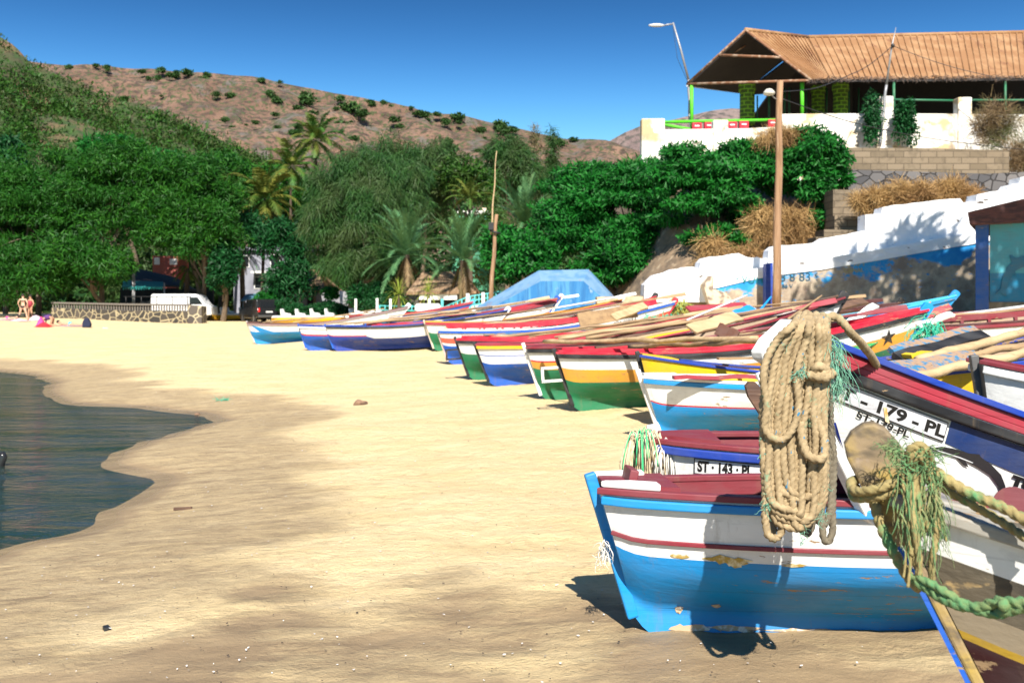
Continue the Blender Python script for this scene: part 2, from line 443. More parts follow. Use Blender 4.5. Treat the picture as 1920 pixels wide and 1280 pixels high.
def build_boat(name, label, S, loc=None, hd=0, pitch=0, roll=0, anchor=None, group=None, bands=None, rail=LBLUE, cap=MAROON, inner=SEA_DECK,
               stem=WHITE, post=WHITE, wear=.2, railh=.055, stripe=None, wash=None, head=(.12,.12), posth=.08, bracket=None, thw=None, tags=(), extra_band=None, washin=.07, capw=.085, headpoly=None, stemd=.07):
    hd = R(hd)
    rot = Matrix.Rotation(hd, 3, 'Z') @ Matrix.Rotation(-R(pitch), 3, 'Y') @ Matrix.Rotation(R(roll), 3, 'X')
    if anchor is not None: loc = Vector(anchor) - rot @ S.pt(1, 1, 0)
    root = thing(name, label, 'fishing boat', loc, (R(roll), -R(pitch), hd), group)
    S.M = Matrix.Translation(loc) @ rot.to_4x4(); S.root = root
    # hull: two painted skins, an inner skin and the floor
    cols = []
    def mi(c):
        if c not in cols: cols.append(c)
        return cols.index(c)
    lv = sorted(set([round(b[0], 3) for b in bands] + [0, .05, .1, .15, .2, .25, .3, .36, .43, .5, .58, .66, .74, .82, .91, 1.0]))
    m = MB()
    def band(v):
        for vt, c in bands:
            if v <= vt + 1e-6: return c
        return bands[-1][1]
    NT_ = len(TS); NL = len(lv)
    for side in (-1, 1):
        base = len(m.v)
        for t in TS:
            for v in lv: m.v.append(tuple(S.pt(t, v, side)))
        for i in range(NT_ - 1):
            for j in range(NL - 1):
                q = (base+i*NL+j, base+(i+1)*NL+j, base+(i+1)*NL+j+1, base+i*NL+j+1)
                m.f.append(q if side == -1 else q[::-1]); m.m.append(mi(band((lv[j] + lv[j+1]) / 2))); m.sm.append(True)
    for t in (0,):      # narrow stern face between the two skins
        for j in range(NL - 1):
            a, b_ = lv[j], lv[j+1]
            m.face([S.pt(t,a,-1), S.pt(t,b_,-1), S.pt(t,b_,1), S.pt(t,a,1)], mi(post))
    m.build('hull', [paint(c, wear) for c in cols], root)
    m = MB(); il = [.34, .5, .66, .82, 1.0]; ti = TS[2:-2]
    for side in (-1, 1):
        base = len(m.v)
        for t in ti:
            for v in il: m.v.append(tuple(S.pt(t, v, side, .035)))
        for i in range(len(ti) - 1):
            for j in range(len(il) - 1):
                q = (base+i*5+j, base+(i+1)*5+j, base+(i+1)*5+j+1, base+i*5+j+1)
                m.f.append(q[::-1] if side == -1 else q); m.m.append(0); m.sm.append(True)
    for a, b_ in zip(ti[:-1], ti[1:]):
        m.face([S.pt(a,.36,-1,.03), S.pt(b_,.36,-1,.03), S.pt(b_,.36,1,.03), S.pt(a,.36,1,.03)])
    m.build('inner_planking', paint(inner, wear), root)
    tt = [0] + TS[2:-1] + [1]
    for side in (-1, 1):
        m = MB(); path = []; sd = []
        for t in tt:
            p = S.pt(t, 1, side); p.z += .016; p.y = side * max(.01, abs(p.y) - .018); path.append(p)
        m.ribbon(path, capw, .032); m.build('gunwale', paint(cap, wear + .1), root, bevel=.006)
        if rail is not None:
            m = MB(); path = []
            for t in tt:
                p = S.pt(t, .955, side); p.y += side * .012; path.append(p)
            m.ribbon(path, .045, railh); m.build('rub_rail', paint(rail, wear + .08), root, bevel=.008)
        if stripe:
            v0, c = stripe[:2]; m = MB(); path = []
            for t in tt:
                p = S.pt(t, v0, side); p.y += side * .004; path.append(p)
            m.ribbon(path, .022, .022); m.build('moulding', paint(c, wear), root, bevel=.004)
        if wash:
            wc, wh, gap = wash[:3]; m = MB(); path = []
            for t in (TS[3:-3] if gap > 0 else TS[2:-1]):
                p = S.pt(t, 1, side); p.z += .032 + gap + wh / 2; p.y = side * max(.02, abs(p.y) - washin); path.append(p)
            m.ribbon(path, .022, wh); m.build('washboard', paint(wc, wear + .1), root, bevel=.004)
            if len(wash) > 3:
                m = MB(); m.ribbon([p + Vector((0, 0, wh/2 + .016)) for p in path], .06, .03); m.build('washboard_cap', paint(wash[3], wear + .15), root, bevel=.005)
            m = MB()
            x = S.pt(.05, 1).x + .35
            while x < S.L * .93:
                p = S.surf(x, 0, side, 0); p.y -= side * washin
                m.box((p.x, p.y, p.z + .032 + gap / 2), (.055, .045, gap + .01)); x += .47
                if gap > .02: m.build('rail_block', paint(wc, wear), root)
                m = MB() 
            if gap > .02: pass
    # stem with its head, stern post
    m = MB()
    A = S.pt(1, 1, 0); u = (A - S.pt(1, .55, 0)).normalized(); n = Vector((u.z, 0, -u.x))
    path = [S.pt(1, v, 0) + n * .015 for v in (0, .25, .5, .75, 1)]
    m.ribbon([S.pt(.93, 0, 0) + Vector((0,0,-.012))] + path, .055, stemd, [Vector((0,1,0))] * 6)
    h, w = head
    poly = [A - u*.10 + n*.055, A + u*h*.70 + n*.055, A + u*h*.87 + n*.045, A + u*h*.97 + n*.015, A + u*h*1.0 - n*w*.25, A + u*h*.97 - n*w*.55, A + u*h*.86 - n*w*.8, A + u*h*.6 - n*w*.98, A + u*h*.1 - n*w, A - u*.1 - n*w]
    if headpoly: poly = [A + u*a + n*b for a, b in headpoly]
    poly = [p + Vector((0, .034, 0)) for p in poly]
    m.prism(poly, (0, -.068, 0)); m.build('stem', paint(stem, wear), root, bevel=.008)
    m = MB(); A = S.pt(0, 1, 0); u2 = (A - S.pt(0, .4, 0)).normalized()
    path = [S.pt(0, v, 0) + Vector((-.012, 0, 0)) for v in (.0, .05, .15, .3, .5, .75, 1)] + [A + u2 * posth + Vector((-.012,0,0))]
    m.ribbon(path, .06, .06, [Vector((0,1,0))] * len(path)); m.build('stern_post', paint(post, wear), root, bevel=.01)
    # breasthooks and thwarts
    m = MB(); a = [S.pt(t, 1, 1, .04) for t in (.004, .04, .075)]; b2 = [S.pt(t, 1, -1, .04) for t in (.075, .04, .004)]
    m.prism([p + Vector((0,0,.02)) for p in a + b2], (0, 0, .03)); m.build('stern_deck', paint(thw or cap, wear), root)
    m = MB(); a = [S.pt(t, 1, 1, .04) for t in (.86, .91, .96)]; b2 = [S.pt(t, 1, -1, .04) for t in (.96, .91, .86)]
    m.prism([p + Vector((0,0,-.01)) for p in a + b2], (0, 0, .03)); m.build('bow_deck', paint(thw or cap, wear), root)
    for t in (.2, .38, .56, .72):
        m = MB(); z = S.zs(t) - .14; w2 = S.y(t, 1 - .17 / S.zs(t)) - .045
        m.box((S.pt(t, .8).x, 0, z), (.22, 2 * w2, .03)); m.build('thwart', paint(thw or inner, wear + .1), root)
    if bracket:
        m = MB(); p = S.pt(0, .62, 0)
        for dz in (-.10, .10): m.box((p.x - .16, 0, p.z + dz), (.34, .05, .035))
        m.box((p.x - .31, 0, p.z), (.04, .05, .22)); m.build('rudder_bracket', paint(bracket, .3), root)
    return S

def hull_text(S, txt, x, drop, size, side=-1, flip=False, col=(.01,.01,.012), squeeze=.8, bold=.0, spacing=1., name='lettering', shear=0, mat=None):
    vs, fs, w = text_shape(txt, size, bold, squeeze)
    m = MB(); sg = -1 if flip else 1
    m.add([S.surf(x + sg * vx, drop - vy, side, .006) for vx, vy in vs], [f if not flip else f for f in fs])
    return m.build(name, mat or plain('letter_paint', col, .5), S.root), w
def hull_patch(S, pts, side, col, name, off=.004, flip=False, x0=0, wear=.1, mat=None, sub=0):
    """pts: (x, drop) outline in metres on the skin -> thin painted patch"""
    bm = bmesh.new(); vv = [bm.verts.new((x, d, 0)) for x, d in pts]; bm.faces.new(vv)
    bmesh.ops.triangulate(bm, faces=bm.faces[:])
    for _ in range(5):
        es = [e for e in bm.edges if e.calc_length() > (.035 if 'plate' in name else .09)]
        if es: bmesh.ops.subdivide_edges(bm, edges=es, cuts=1); bmesh.ops.triangulate(bm, faces=bm.faces[:])
    bm.verts.ensure_lookup_table(); vs = [S.surf(v.co.x, v.co.y, side, off) for v in bm.verts]
    fs = [tuple(v.index for v in f.verts) for f in bm.faces]; bm.free()
    m = MB(); m.add(vs, fs); return m.build(name, mat or paint(col, wear), S.root)

# ---------- things laid on boats
def local(S, t, y, h): 
    p = Vector((S.pt(t, .9).x, y, S.zs(t) + h)); return S.M @ p
def oar(name_label, a, b, mat, blade_mat=None, blade=(.95,.11), r=.024, group=None, flat=0):
    a, b = Vector(a), Vector(b); d = (b - a).normalized(); L = (b - a).length
    root = thing('oar', name_label, 'oar', a, None, group)
    m = MB(); k = 12; side = Vector((-d.y, d.x, 0)).normalized(); up = d.cross(side)
    pts = [a + d * (L - blade[0] * .9) * i / k + side * .012 * math.sin(i * 1.3) for i in range(k + 1)]
    m.tube(pts, [r * (.85 + .3 * i / k) for i in range(k + 1)], 8); m.build('shaft', mat, root, world=True)
    m = MB(); s = L - blade[0]; w = blade[1] / 2; wd = (side * math.cos(R(55)) + up * math.sin(R(55)))
    prof = [(0, r), (.16, .4*w), (.35, .75*w), (.8, w), (1.0, .92*w)]
    poly = [a + d*(s + x*blade[0]) + wd*y for x, y in prof] + [a + d*(s + x*blade[0]) - wd*y for x, y in prof[::-1]]
    nn = d.cross(wd).normalized() * .018
    m.prism([p - nn/2 for p in poly], nn); m.build('blade', blade_mat or mat, root, world=True)
    return root
def pole(label, a, b, mat, r=.03, wob=.03, taper=.7, group=None, name='wooden_pole', cat='pole'):
    a, b = Vector(a), Vector(b); m = MB(); k = 18; s = rnd.random() * 50
    pts = [a.lerp(b, i/k) + mn.noise_vector(Vector((s + i*.35, s, 0))) * wob * 2.2 * math.sin(PI * i / k) for i in range(k+1)]
    m.tube(pts, [r * (1 - (1-taper)*i/k) * (1 + .10*math.sin(i*2.1)) for i in range(k+1)], 8)
    o = m.build(name, mat, None, world=True); return setp(o, label, cat, group)
def plank(label, a, b, mat, w=.14, h=.03, group=None, tilt=0, name='plank', cat='plank'):
    a, b = Vector(a), Vector(b); d = (b - a).normalized(); m = MB(); sd = Vector((-d.y, d.x, 0)).normalized()
    sd = Matrix.Rotation(R(tilt), 3, d) @ sd
    pts = [a.lerp(b, i/6) + Vector((0,0,.010*math.sin(i*1.7))) for i in range(7)]
    m.ribbon(pts, w, h, [sd]*7); o = m.build(name, mat, None, world=True, bevel=.004); return setp(o, label, cat, group)

# ---------------------------------------------------------------- the row of boats (stern toward the sea, bow up the beach)
def row(name, label, px, py, S, hd, bowrise=None, **kw):
    p = G(px, py); q = p + Vector((math.cos(R(hd)), math.sin(R(hd)), 0)) * S.L
    pit = math.degrees(math.atan2(tz(q.x, q.y) - p.z, S.L)) + kw.pop('dp', 0)
    p.z -= .02
    return build_boat('fishing_boat', label, S, p, hd, pit, kw.pop('roll', 0), **kw)
GRP = None
B = {}
B[1] = row('b', 'light blue and white boat with maroon rim, leftmost of the row', 478, 645, Boat(5.9, 1.4, .84, .66, 1.05), 2, bands=[(.60, LBLUE), (1, WHITE)], rail=(.30,.20,.20), cap=BROWN, stem=WHITE, post=(.5,.45,.42))
B[2] = row('b', 'blue boat with thin red line, second from the left end of the row', 575, 657, Boat(5.6, 1.3, .84, .74, 1.05), 6, bands=[(.62, BLUE), (.68, RED), (1, WHITE)], rail=WHITE, cap=DBLUE, post=BLUE)
B[3] = row('b', 'deep blue boat with white top and black rail, third from the left end', 626, 658, Boat(5.8, 1.35, .84, .76, 1.1), 6, bands=[(.60, DBLUE), (.64, RED), (1, WHITE)], rail=BLACK, cap=DBLUE, post=BLUE)
B[4] = row('b', 'deep blue and white boat with long rose red rail, fourth from the left end', 703, 657, Boat(6.3, 1.4, .86, .82, 1.25), 10, bands=[(.58, DBLUE), (.62, RED), (1, WHITE)], rail=ROSE, cap=RED, post=BLUE, railh=.11, stem=BLUE)
B[5] = row('b', 'green bottomed white boat with yellow and rose rail, fifth from the left end', 814, 658, Boat(6.4, 1.4, .98, .80, 1.15), 9, bands=[(.62, GREEN), (1, WHITE)], rail=ROSE, cap=ORANGE, post=(.6,.5,.4), railh=.09)
B[6] = row('b', 'blue bottomed boat with orange red band, blue rail and long red washboard', 841, 683, Boat(6.2, 1.4, .92, .80, 1.25), 8, bands=[(.55, BLUE), (.62, WHITE), (.78, (.62,.10,.05)), (.84, WHITE), (1, WHITE)], rail=BLUE, cap=WHITE, wash=(RED, .12, .035), post=(.6,.45,.42), stem=RED, head=(.1,.1))
B[7] = row('b', 'green and white boat with black rail and red gunwale, light blue tipped bow', 880, 712, Boat(5.6, 1.4, .88, .76, 1.05), 6, bands=[(.66, GREEN), (1, WHITE)], rail=BLACK, cap=RED, wash=(RED, .06, .0), post=BLACK, bracket=BLACK)
B[8] = row('b', 'blue bottomed white boat with yellow rail and a blue line around its hull', 918, 723, Boat(5.5, 1.35, .84, .76, 1.1), 6, bands=[(.55, BLUE), (.74, WHITE), (.765, BLUE), (1, WHITE)], rail=YELL, cap=ROSE, post=BLACK, head=(.08,.1))
B[9] = row('b', 'dark green boat with orange band and white top under a black rail, white bow', 1016, 750, Boat(5.6, 1.4, .92, .84, 1.35), 9, bands=[(.60, GREEN), (.74, ORANGE), (.77, RED), (.94, WHITE), (1, GREEN)], rail=BLACK, cap=MAROON, post=WHITE, stem=BLACK, posth=.1)
B[10] = row('b', 'dark green boat with broad orange band and red gunwale, white bow bearing a black star', 1076, 771, Boat(5.8, 1.45, .92, .82, 1.18), 7, bands=[(.52, GREEN), (.74, ORANGE), (1, WHITE)], rail=BLACK, cap=RED, wash=(RED, .05, .0), post=BLACK, bracket=WHITE, stem=LBLUE)
p12 = G(1225, 790); p12 = Vector((1.95, 13.75, tz(1.95, 13.75) - .06))
B[12] = build_boat('fishing_boat', 'white boat with broad yellow top strake and dark blue gunwale behind the light blue boat', Boat(5.7, 1.4, .98, .74, .85), p12, 4, .4,
                   bands=[(.5, GREEN), (.72, WHITE), (.745, MAROON), (1, YELL)], rail=None, cap=DBLUE, post=BLACK, inner=YELL, thw=YELL)
B[11] = row('b', 'light blue boat with white top, red line and light blue rail, behind the string bundle', 1240, 828, Boat(5.9, 1.45, .80, .68, .95), 3, bands=[(.60, LBLUE), (.625, RED), (1, WHITE)], rail=LBLUE, cap=WHITE, post=WHITE, inner=YELL, posth=.10)

# ---- second line: bows and rails seen behind and to the right
def at(x, y): return Vector((x, y, tz(x, y) - .02))
B['far_red'] = build_boat('fishing_boat', 'small red ended boat behind the deep blue boats near the white pebble edging', Boat(5.0, 1.2, .8, .74, 1.1), at(-6.55, 42.5), 4, 3, bands=[(.8, RED), (1, BLUE)], rail=ROSE, cap=RED, post=RED, stem=CYAN)
B['far_wood'] = build_boat('fishing_boat', 'brown and yellow edged boat with white bow in front of the blue ramp', Boat(6.2, 1.4, .8, .8, 1.25), at(-4.2, 36.5), 10, 3, bands=[(.8, WHITE), (.86, DBLUE), (1, YELL)], rail=DBLUE, cap=ROSE, stem=WHITE)
B['far_yel'] = build_boat('fishing_boat', 'dark hulled boat with yellow rail pointing its bow at the ramp end', Boat(5.6, 1.35, .8, .8, 1.45), at(-.9, 31.0), 10, 3, bands=[(.7, WHITE), (1, BROWN)], rail=YELL, cap=RED, stem=BLACK)
B['brown'] = build_boat('fishing_boat', 'dark brown boat lying broadside before the painted blue wall', Boat(6.4, 1.4, .75, .78, 1.0), at(4.7, 28.6), 2, 1.5, bands=[(1, BROWN)], rail=DMAR, cap=DMAR, stem=BLACK, post=BROWN, inner=BROWN, wash=(DMAR, .1, .06))
B['blueplate'] = build_boat('fishing_boat', 'faded light blue boat with number plate near the hut door', Boat(5.2, 1.3, .75, .72, 1.05), at(4.9, 22.5), 4, 4, bands=[(.5, BLUE), (1, LBLUE)], rail=LBLUE, cap=CYAN, stem=LBLUE)
B['maroon'] = build_boat('fishing_boat', 'maroon railed boat with green bottom reaching past the right edge below the hut', Boat(5.8, 1.4, .80, .78, 1.2), at(6.3, 17.8), 4, 3.5, bands=[(.55, GREEN), (.9, WHITE), (1, MAROON)], rail=MAROON, cap=DMAR, wash=(MAROON, .1, .05))
B['yellow'] = build_boat('fishing_boat', 'yellow hulled boat with dark blue rail at the right edge of the picture', Boat(5.2, 1.35, .85, .85, 1.25), at(2.75, 9.9) + Vector((0,0,.10)), 3, 6, bands=[(.3, GREEN), (.42, WHITE), (1, YELL)], rail=DBLUE, cap=DBLUE, stem=DBLUE, wear=.3)
B['white'] = build_boat('fishing_boat', 'white boat end with dark weathered post at the right edge behind the dolphin boat', Boat(4.6, 1.3, 1.0, .72, 1.1, rs=.10), at(3.62, 7.6) + Vector((0,0,.22)), -4, 2, bands=[(.3, GREEN), (1, WHITE)], rail=WHITE, cap=MAROON, post=(.10,.10,.10), posth=.06)

# ---- lettering on the row
hull_text(B[7], 'FAMILIA', .55, .28, .16, squeeze=.8)
hull_text(B[7], 'SEN. D', 4.28, .26, .17, squeeze=.95)
hull_text(B[7], 'ST   132   PL', 4.95, .16, .10, squeeze=.8)
hull_text(B[6], 'BOA ESPERA', 4.35, .24, .15, squeeze=.8)
hull_text(B[9], 'DA MAR', .42, .20, .14, squeeze=.9, col=(.35,.02,.03))
hull_text(B['blueplate'], 'P  55', 4.3, .22, .16, squeeze=.8)
def star_pts(cx, cy, r, sx=1):
    return [(cx + sx * (r if i % 2 == 0 else r*.4) * math.sin(i*PI/5), cy - (r if i % 2 == 0 else r*.4) * math.cos(i*PI/5)) for i in range(10)]
hull_patch(B[10], star_pts(5.02, .28, .15), -1, BLACK, 'star', .006)
m = MB()
for side in (-1,):     # round white end of the orange band on the star boat
    hull_patch(B[10], [(3.25 + .18*math.cos(a)*1.3, .40 + .12*math.sin(a)) for a in [i*PI/8 for i in range(16)]], -1, WHITE, 'painted_disc', .004)
hull_patch(B[3], [(1.1,.305),(1.35,.38),(5.0,.39),(5.0,.20),(1.1,.20)], -1, WHITE, 'painted_panel', .004)
hull_patch(B[4], [(.75,.34),(1.0,.45),(5.3,.45),(5.3,.22),(.75,.22)], -1, WHITE, 'painted_panel', .004)
hull_patch(B[1], [(.25,.30),(.9,.42),(1.3,.44),(.3,.14),(-.05,.08)], -1, LBLUE, 'painted_panel', .004)

# ================================================================ FOREGROUND BOATS
b1p = G(1208, 1186); print('near boat', b1p)
FB = build_boat('fishing_boat', 'near blue and white boat with maroon line and slotted maroon washboard, in the foreground', Boat(4.7, 1.06, .755, .735, 1.0, rs=.20, endw=.17),
    b1p + Vector((-.045, 0, -.02)), 1.5, -.2, -2.6, bands=[(.60, LBLUE), (1, WHITE)], rail=LBLUE, cap=MAROON, stripe=(.705, MAROON), post=LBLUE, inner=DMAR, wear=.17, railh=.042, posth=.085, thw=MAROON, washin=.12)
for y_, h_, z_, c_ in ((.045, .085, -.035, MAROON), (.05, .05, -.150, MAROON)):
    m = MB(); pth = []
    for t in TS[3:-4]: p = FB.pt(t, 1, 1); p.y -= y_; p.z += z_; pth.append(p)
    m.ribbon(pth, .022, h_); m.build('inwale_plank', paint(c_, .3), FB.root, bevel=.004)
for i in range(7):
    p = FB.surf(.42 + i*.47, 0, 1, 0); m = MB(); m.box((p.x, p.y - .062, p.z - .10), (.05, .035, .07)); m.build('rail_block', paint(MAROON, .3), FB.root)
# white knee pieces by the stern post
m = MB(); S = FB
a = [S.pt(t, 1, -1, -.01) for t in (.0, .03, .055)]; b2 = [S.pt(t, 1, -1, .10) for t in (.055, .03, .006)]
m.prism([p + Vector((0,0,.033)) for p in a + b2[:2]], (0,0,.035)); m.build('knee', paint(WHITE, .2), S.root, bevel=.008)
m = MB(); a = [S.pt(t, 1, 1, -.01) for t in (.0, .03, .055)]; b2 = [S.pt(t, 1, 1, .10) for t in (.055, .03, .006)]
m.prism([p + Vector((0,0,.033)) for p in a + b2[:2]], (0,0,.035)); m.build('knee', paint(WHITE, .2), S.root, bevel=.008)
m = MB(); p = S.pt(0, 1, 0); m.box((p.x + .17, 0, p.z + .045), (.045, .24, .13), Matrix.Rotation(R(12), 3, 'Y')); m.build('stern_board', paint(MAROON, .25), S.root, bevel=.006)
m = MB(); p = S.surf(2.02, 0, 1, 0); m.box((p.x, p.y - .085, p.z - .075), (.06, .02, .20), Matrix.Rotation(R(-6), 3, 'Y')); m.build('white_block', paint(WHITE, .2), S.root, bevel=.004)
# rust and scrape marks along the waterline
M_ochre = layered('ochre_scrape', (.42,.28,.06), [((.70,.62,.40), 20, .45, .6)], .8)
rs_ = random.Random(9)
for cx_, cd_, w_, h_ in ((.10,.285,.05,.012),(.30,.287,.11,.018),(.36,.30,.05,.02),(.62,.295,.06,.008),(1.25,.27,.03,.05),(1.5,.292,.2,.008),(2.1,.29,.3,.012),(.18,.70,.10,.022),(.42,.70,.14,.018),(.75,.705,.16,.010),(.14,.60,.02,.02),(.32,.57,.025,.012)):
    pts_ = [(cx_ + .08 + w_ * (1 + rs_.uniform(-.45, .3)) * math.cos(i*PI/9), cd_ + h_ * (1 + rs_.uniform(-.6, .5)) * math.sin(i*PI/9)) for i in range(18)]
    hull_patch(FB, pts_, -1, None, 'scrape', .0035, mat=M_ochre if cd_ < .5 else layered('bare_scrape', (.45,.34,.22), [((.62,.60,.55), 22, .5, .6)], .85))
# ST-143
SB = build_boat('fishing_boat', 'white boat with dark blue rail and number plate ST 143 PL behind the near boat', Boat(4.9, 1.05, .74, .70, 1.0, rs=.12), Vector((1.015, 6.30, .385)), -3, 0, 0,
    bands=[(.45, BLUE), (1, WHITE)], rail=DBLUE, cap=MAROON, post=WHITE, inner=MAROON, wear=.12, railh=.05, posth=.10, thw=MAROON)
def plate(S, x0, d0, w, h, side, name='number_plate'):
    g = .006
    hull_patch(S, [(x0, d0), (x0+w, d0), (x0+w, d0+h), (x0, d0+h)], side, BLACK, 'plate_border', .008)
    hull_patch(S, [(x0+g, d0+g), (x0+w-g, d0+g), (x0+w-g, d0+h-g), (x0+g, d0+h-g)], side, (.78,.78,.78), name, .0095, wear=0)
def plate_text(S, x, d, size, txt, side, flip=False, squeeze=.7, bold=.004):
    vs, fs, w = text_shape(txt, size, bold, squeeze); sg = -1 if flip else 1
    m = MB(); m.add([S.surf(x + sg*vx, d - vy, side, .0112) for vx, vy in vs], fs); m.build('plate_lettering', plain('letter_paint', (.012,.012,.012), .5), S.root)
plate(SB, .085, .062, .52, .098, -1); plate_text(SB, .105, .139, .088, 'ST · 143 · PL', -1, squeeze=.66)

# ---------------------------------------------------------------- boat with plate ST 179 PL, its bow resting over its neighbours
DB = Boat(5.6, 1.35, .62, .45, 1.06, rs=.12, rb=.62, ku=.34, pe=.30)
build_boat('fishing_boat', 'white boat with black dolphin painting and plate ST 179 PL, bow overhanging the near boat', DB, hd=215, pitch=5.0, anchor=P(1480, 656, 4.46), bands=[(.22, YELL), (.26, BLACK), (1, WHITE)],
    rail=BLACK, cap=ROSE, stem=WHITE, post=DBLUE, inner=MAROON, wear=.1, railh=.045, capw=.05, wash=(ROSE, .042, .0, DBLUE), headpoly=[(-.18,.05),(-.06,.10),(.09,.185),(.125,.175),(.14,.10),(.125,-.06),(.04,-.12),(-.08,-.15),(-.18,-.13)], thw=WHITE, washin=.005)
XB = DB.L + DB.rb
def xat(px, py=800):
    """boat-local x of the port skin that stands at this photo column"""
    lo, hi = 1.0, XB
    for _ in range(30):
        mid = (lo + hi) / 2; q = DB.M @ DB.surf(mid, .2, 1)
        if (q.x / q.y * F + CX) > px: lo = mid
        else: hi = mid
    return mid
xp = xat(1562); xe = xat(1765)
w = xp - xe
g = .006
hull_patch(DB, [(xp+.10, .072), (xe, .072), (xe, .178), (xp+.10, .178)], 1, BLACK, 'plate_border', .008)
hull_patch(DB, [(xp+.09, .072+g), (xe+g, .072+g), (xe+g, .178-g), (xp+.09, .178-g)], 1, (.62,.62,.66), 'number_plate', .0095, wear=0)
vs, fs, tw = text_shape('ST - 179 - PL', .085, .003, .86); k = (w + .04) / tw
m = MB(); m.add([DB.surf(xp + .045 - vx * k, .156 - vy, 1, .0112) for vx, vy in vs], fs); m.build('plate_lettering', plain('letter_paint', (.012,.012,.012), .5), DB.root)
vs, fs, tw = text_shape('ST-179-PL', .052, .0015, 1.1); xq = xat(1606); w2 = xq - xat(1705)
m = MB(); m.add([DB.surf(xq - vx / tw * w2, .222 - vy, 1, .0085) for vx, vy in vs], fs); m.build('lettering', plain('letter_paint', (.012,.012,.012), .5), DB.root)
vs, fs, tw = text_shape('BA', .16, .010, 1.0); xq = xat(1543); w2 = xq - xat(1592)
m = MB(); m.add([DB.surf(xq - vx / tw * w2, .42 - vy, 1, .0085) for vx, vy in vs], fs); m.build('blue_lettering', plain('letter_paint', (.01,.03,.25), .5), DB.root)
vs, fs, tw = text_shape('TC', .065, .005, 1.0); xq = xat(1902); w2 = xq - xat(1945)
m = MB(); m.add([DB.surf(xq - vx / tw * w2, .26 - vy, 1, .0085) for vx, vy in vs], fs); m.build('lettering', plain('letter_paint', (.012,.012,.012), .5), DB.root)
# dark blue painted field below the rail, right of the plate
xa, xb_, xc = xe - .015, xat(1925), xat(2100)
hull_patch(DB, [(xa, .06), (xa, .178), (xa - .12, .185), (xb_ + .1, .20), (xc, .21), (xc, .06)], 1, (.008,.03,.13), 'painted_field', .0045)
# dolphin: black back, pale belly line
def xq_(px): return xat(px)
dol = [(1734,.268),(1752,.262),(1765,.236),(1785,.222),(1815,.216),(1832,.200),(1836,.214),(1858,.236),(1880,.275),(1893,.325),(1902,.372),(1908,.385),(1921,.392),(1935,.412),(1916,.408),(1903,.436),(1896,.398),(1882,.345),(1862,.300),(1836,.280),(1812,.268),(1822,.300),(1812,.298),(1796,.270),(1770,.276),(1750,.280)]
hull_patch(DB, [(xq_(a), b) for a, b in [(a, .172 + (b-.2)*.82) for a, b in dol]], 1, (.03,.03,.035), 'dolphin_painting', .0085, mat=plain('black_paint', (.02,.02,.024), .5))
bel = [(1745,.272),(1770,.264),(1800,.258),(1826,.262),(1824,.268),(1800,.266),(1770,.272)]
hull_patch(DB, [(xq_(a), b) for a, b in [(a, .172 + (b-.2)*.82) for a, b in bel]], 1, (.7,.7,.7), 'dolphin_belly', .0105, mat=plain('pale_paint', (.65,.66,.68), .5))
# rust run below the plate
M_rust = layered('rust_run', (.62,.36,.10), [((.75,.62,.40), 30, .45, .6, (1,1,.2))], .8)
hull_patch(DB, [(xat(1645), .12), (xat(1651), .118), (xat(1664), .19), (xat(1656), .188)], 1, ORANGE, 'rust_run', .0128, mat=M_rust)
# little blue badge with pale flower on the stem head
m = MB(); A = DB.pt(1, 1, 0); u = (A - DB.pt(1, .55, 0)).normalized(); n = Vector((u.z, 0, -u.x))
q = [A + u*.02 - n*.01, A + u*.10 - n*.005, A + u*.08 - n*.10, A - u*.0 - n*.09]
m.prism([Vector((p.x, .0365, p.z)) for p in q], (0, .002, 0)); m.build('badge', paint(DBLUE, .1), DB.root)
for k in range(2):
    cc = A + u*(.045) - n*(.035 + .035*k); m = MB()
    m.prism([Vector((cc.x + (.016 if i % 2 else .006)*math.cos(i*PI/5), .0395, cc.z + (.016 if i % 2 else .006)*math.sin(i*PI/5))) for i in range(10)], (0,.001,0)); m.build('flower', paint((.7,.6,.65), 0), DB.root)

# ---------------------------------------------------------------- grey weathered boat, bottom right
M_greyplank = layered('weathered_hull', (.115,.095,.065), [((.04,.035,.028), 4, .40, .60, (.6,2,2)), ((.36,.31,.24), 9, .60, .70, (.4,1.5,1.5)), ((.42,.30,.14), 14, .62, .72, (.3,2,2))], .8, (16,.5,.01,(.3,2,2)))
_paint[('greyplank', .1)] = M_greyplank
EB = Boat(4.9, 1.35, .85, .74, 1.20, rs=.15, rb=.50, ku=.18, powb=1)
_paint[(GREY, .5)] = M_greyplank
M_headwood = layered('stem_wood', (.25,.18,.10), [((.36,.25,.06), 5, .48, .62, (1,1,1)), ((.12,.09,.055), 12, .50, .66, (.8,2,2)), ((.36,.29,.27), 7, .60, .72)], .7, (30,.4,.008))
_paint[('stemwood', .5)] = M_headwood
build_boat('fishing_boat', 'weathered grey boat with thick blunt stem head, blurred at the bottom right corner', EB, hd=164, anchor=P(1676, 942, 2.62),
    bands=[(.68, (.035,.008,.010)), (.702, (.42,.26,.02)), (.775, (.30,.24,.16)), (.90, GREY), (1, WHITE)], rail=None, cap=GREY, stem='stemwood', post=BLUE, inner=(.36,.29,.20), wear=.5, head=(.215,.082), thw=GREY, stemd=.03)  # near-black bottom band carries underside shade in its colour, plus wear
m = MB()      # thin blue edge along the stem
m.ribbon([EB.pt(1, v, 0) + Vector((.042, 0, 0)) for v in (0,.2,.4,.6,.8,.95)], .05, .012, [Vector((0,1,0))]*6); m.build('stem_edge', paint(BLUE, 0), EB.root)
m = MB()      # faded maroon disc on the inner far side
pp = EB.M.inverted() @ P(1900, 945, 2.9)
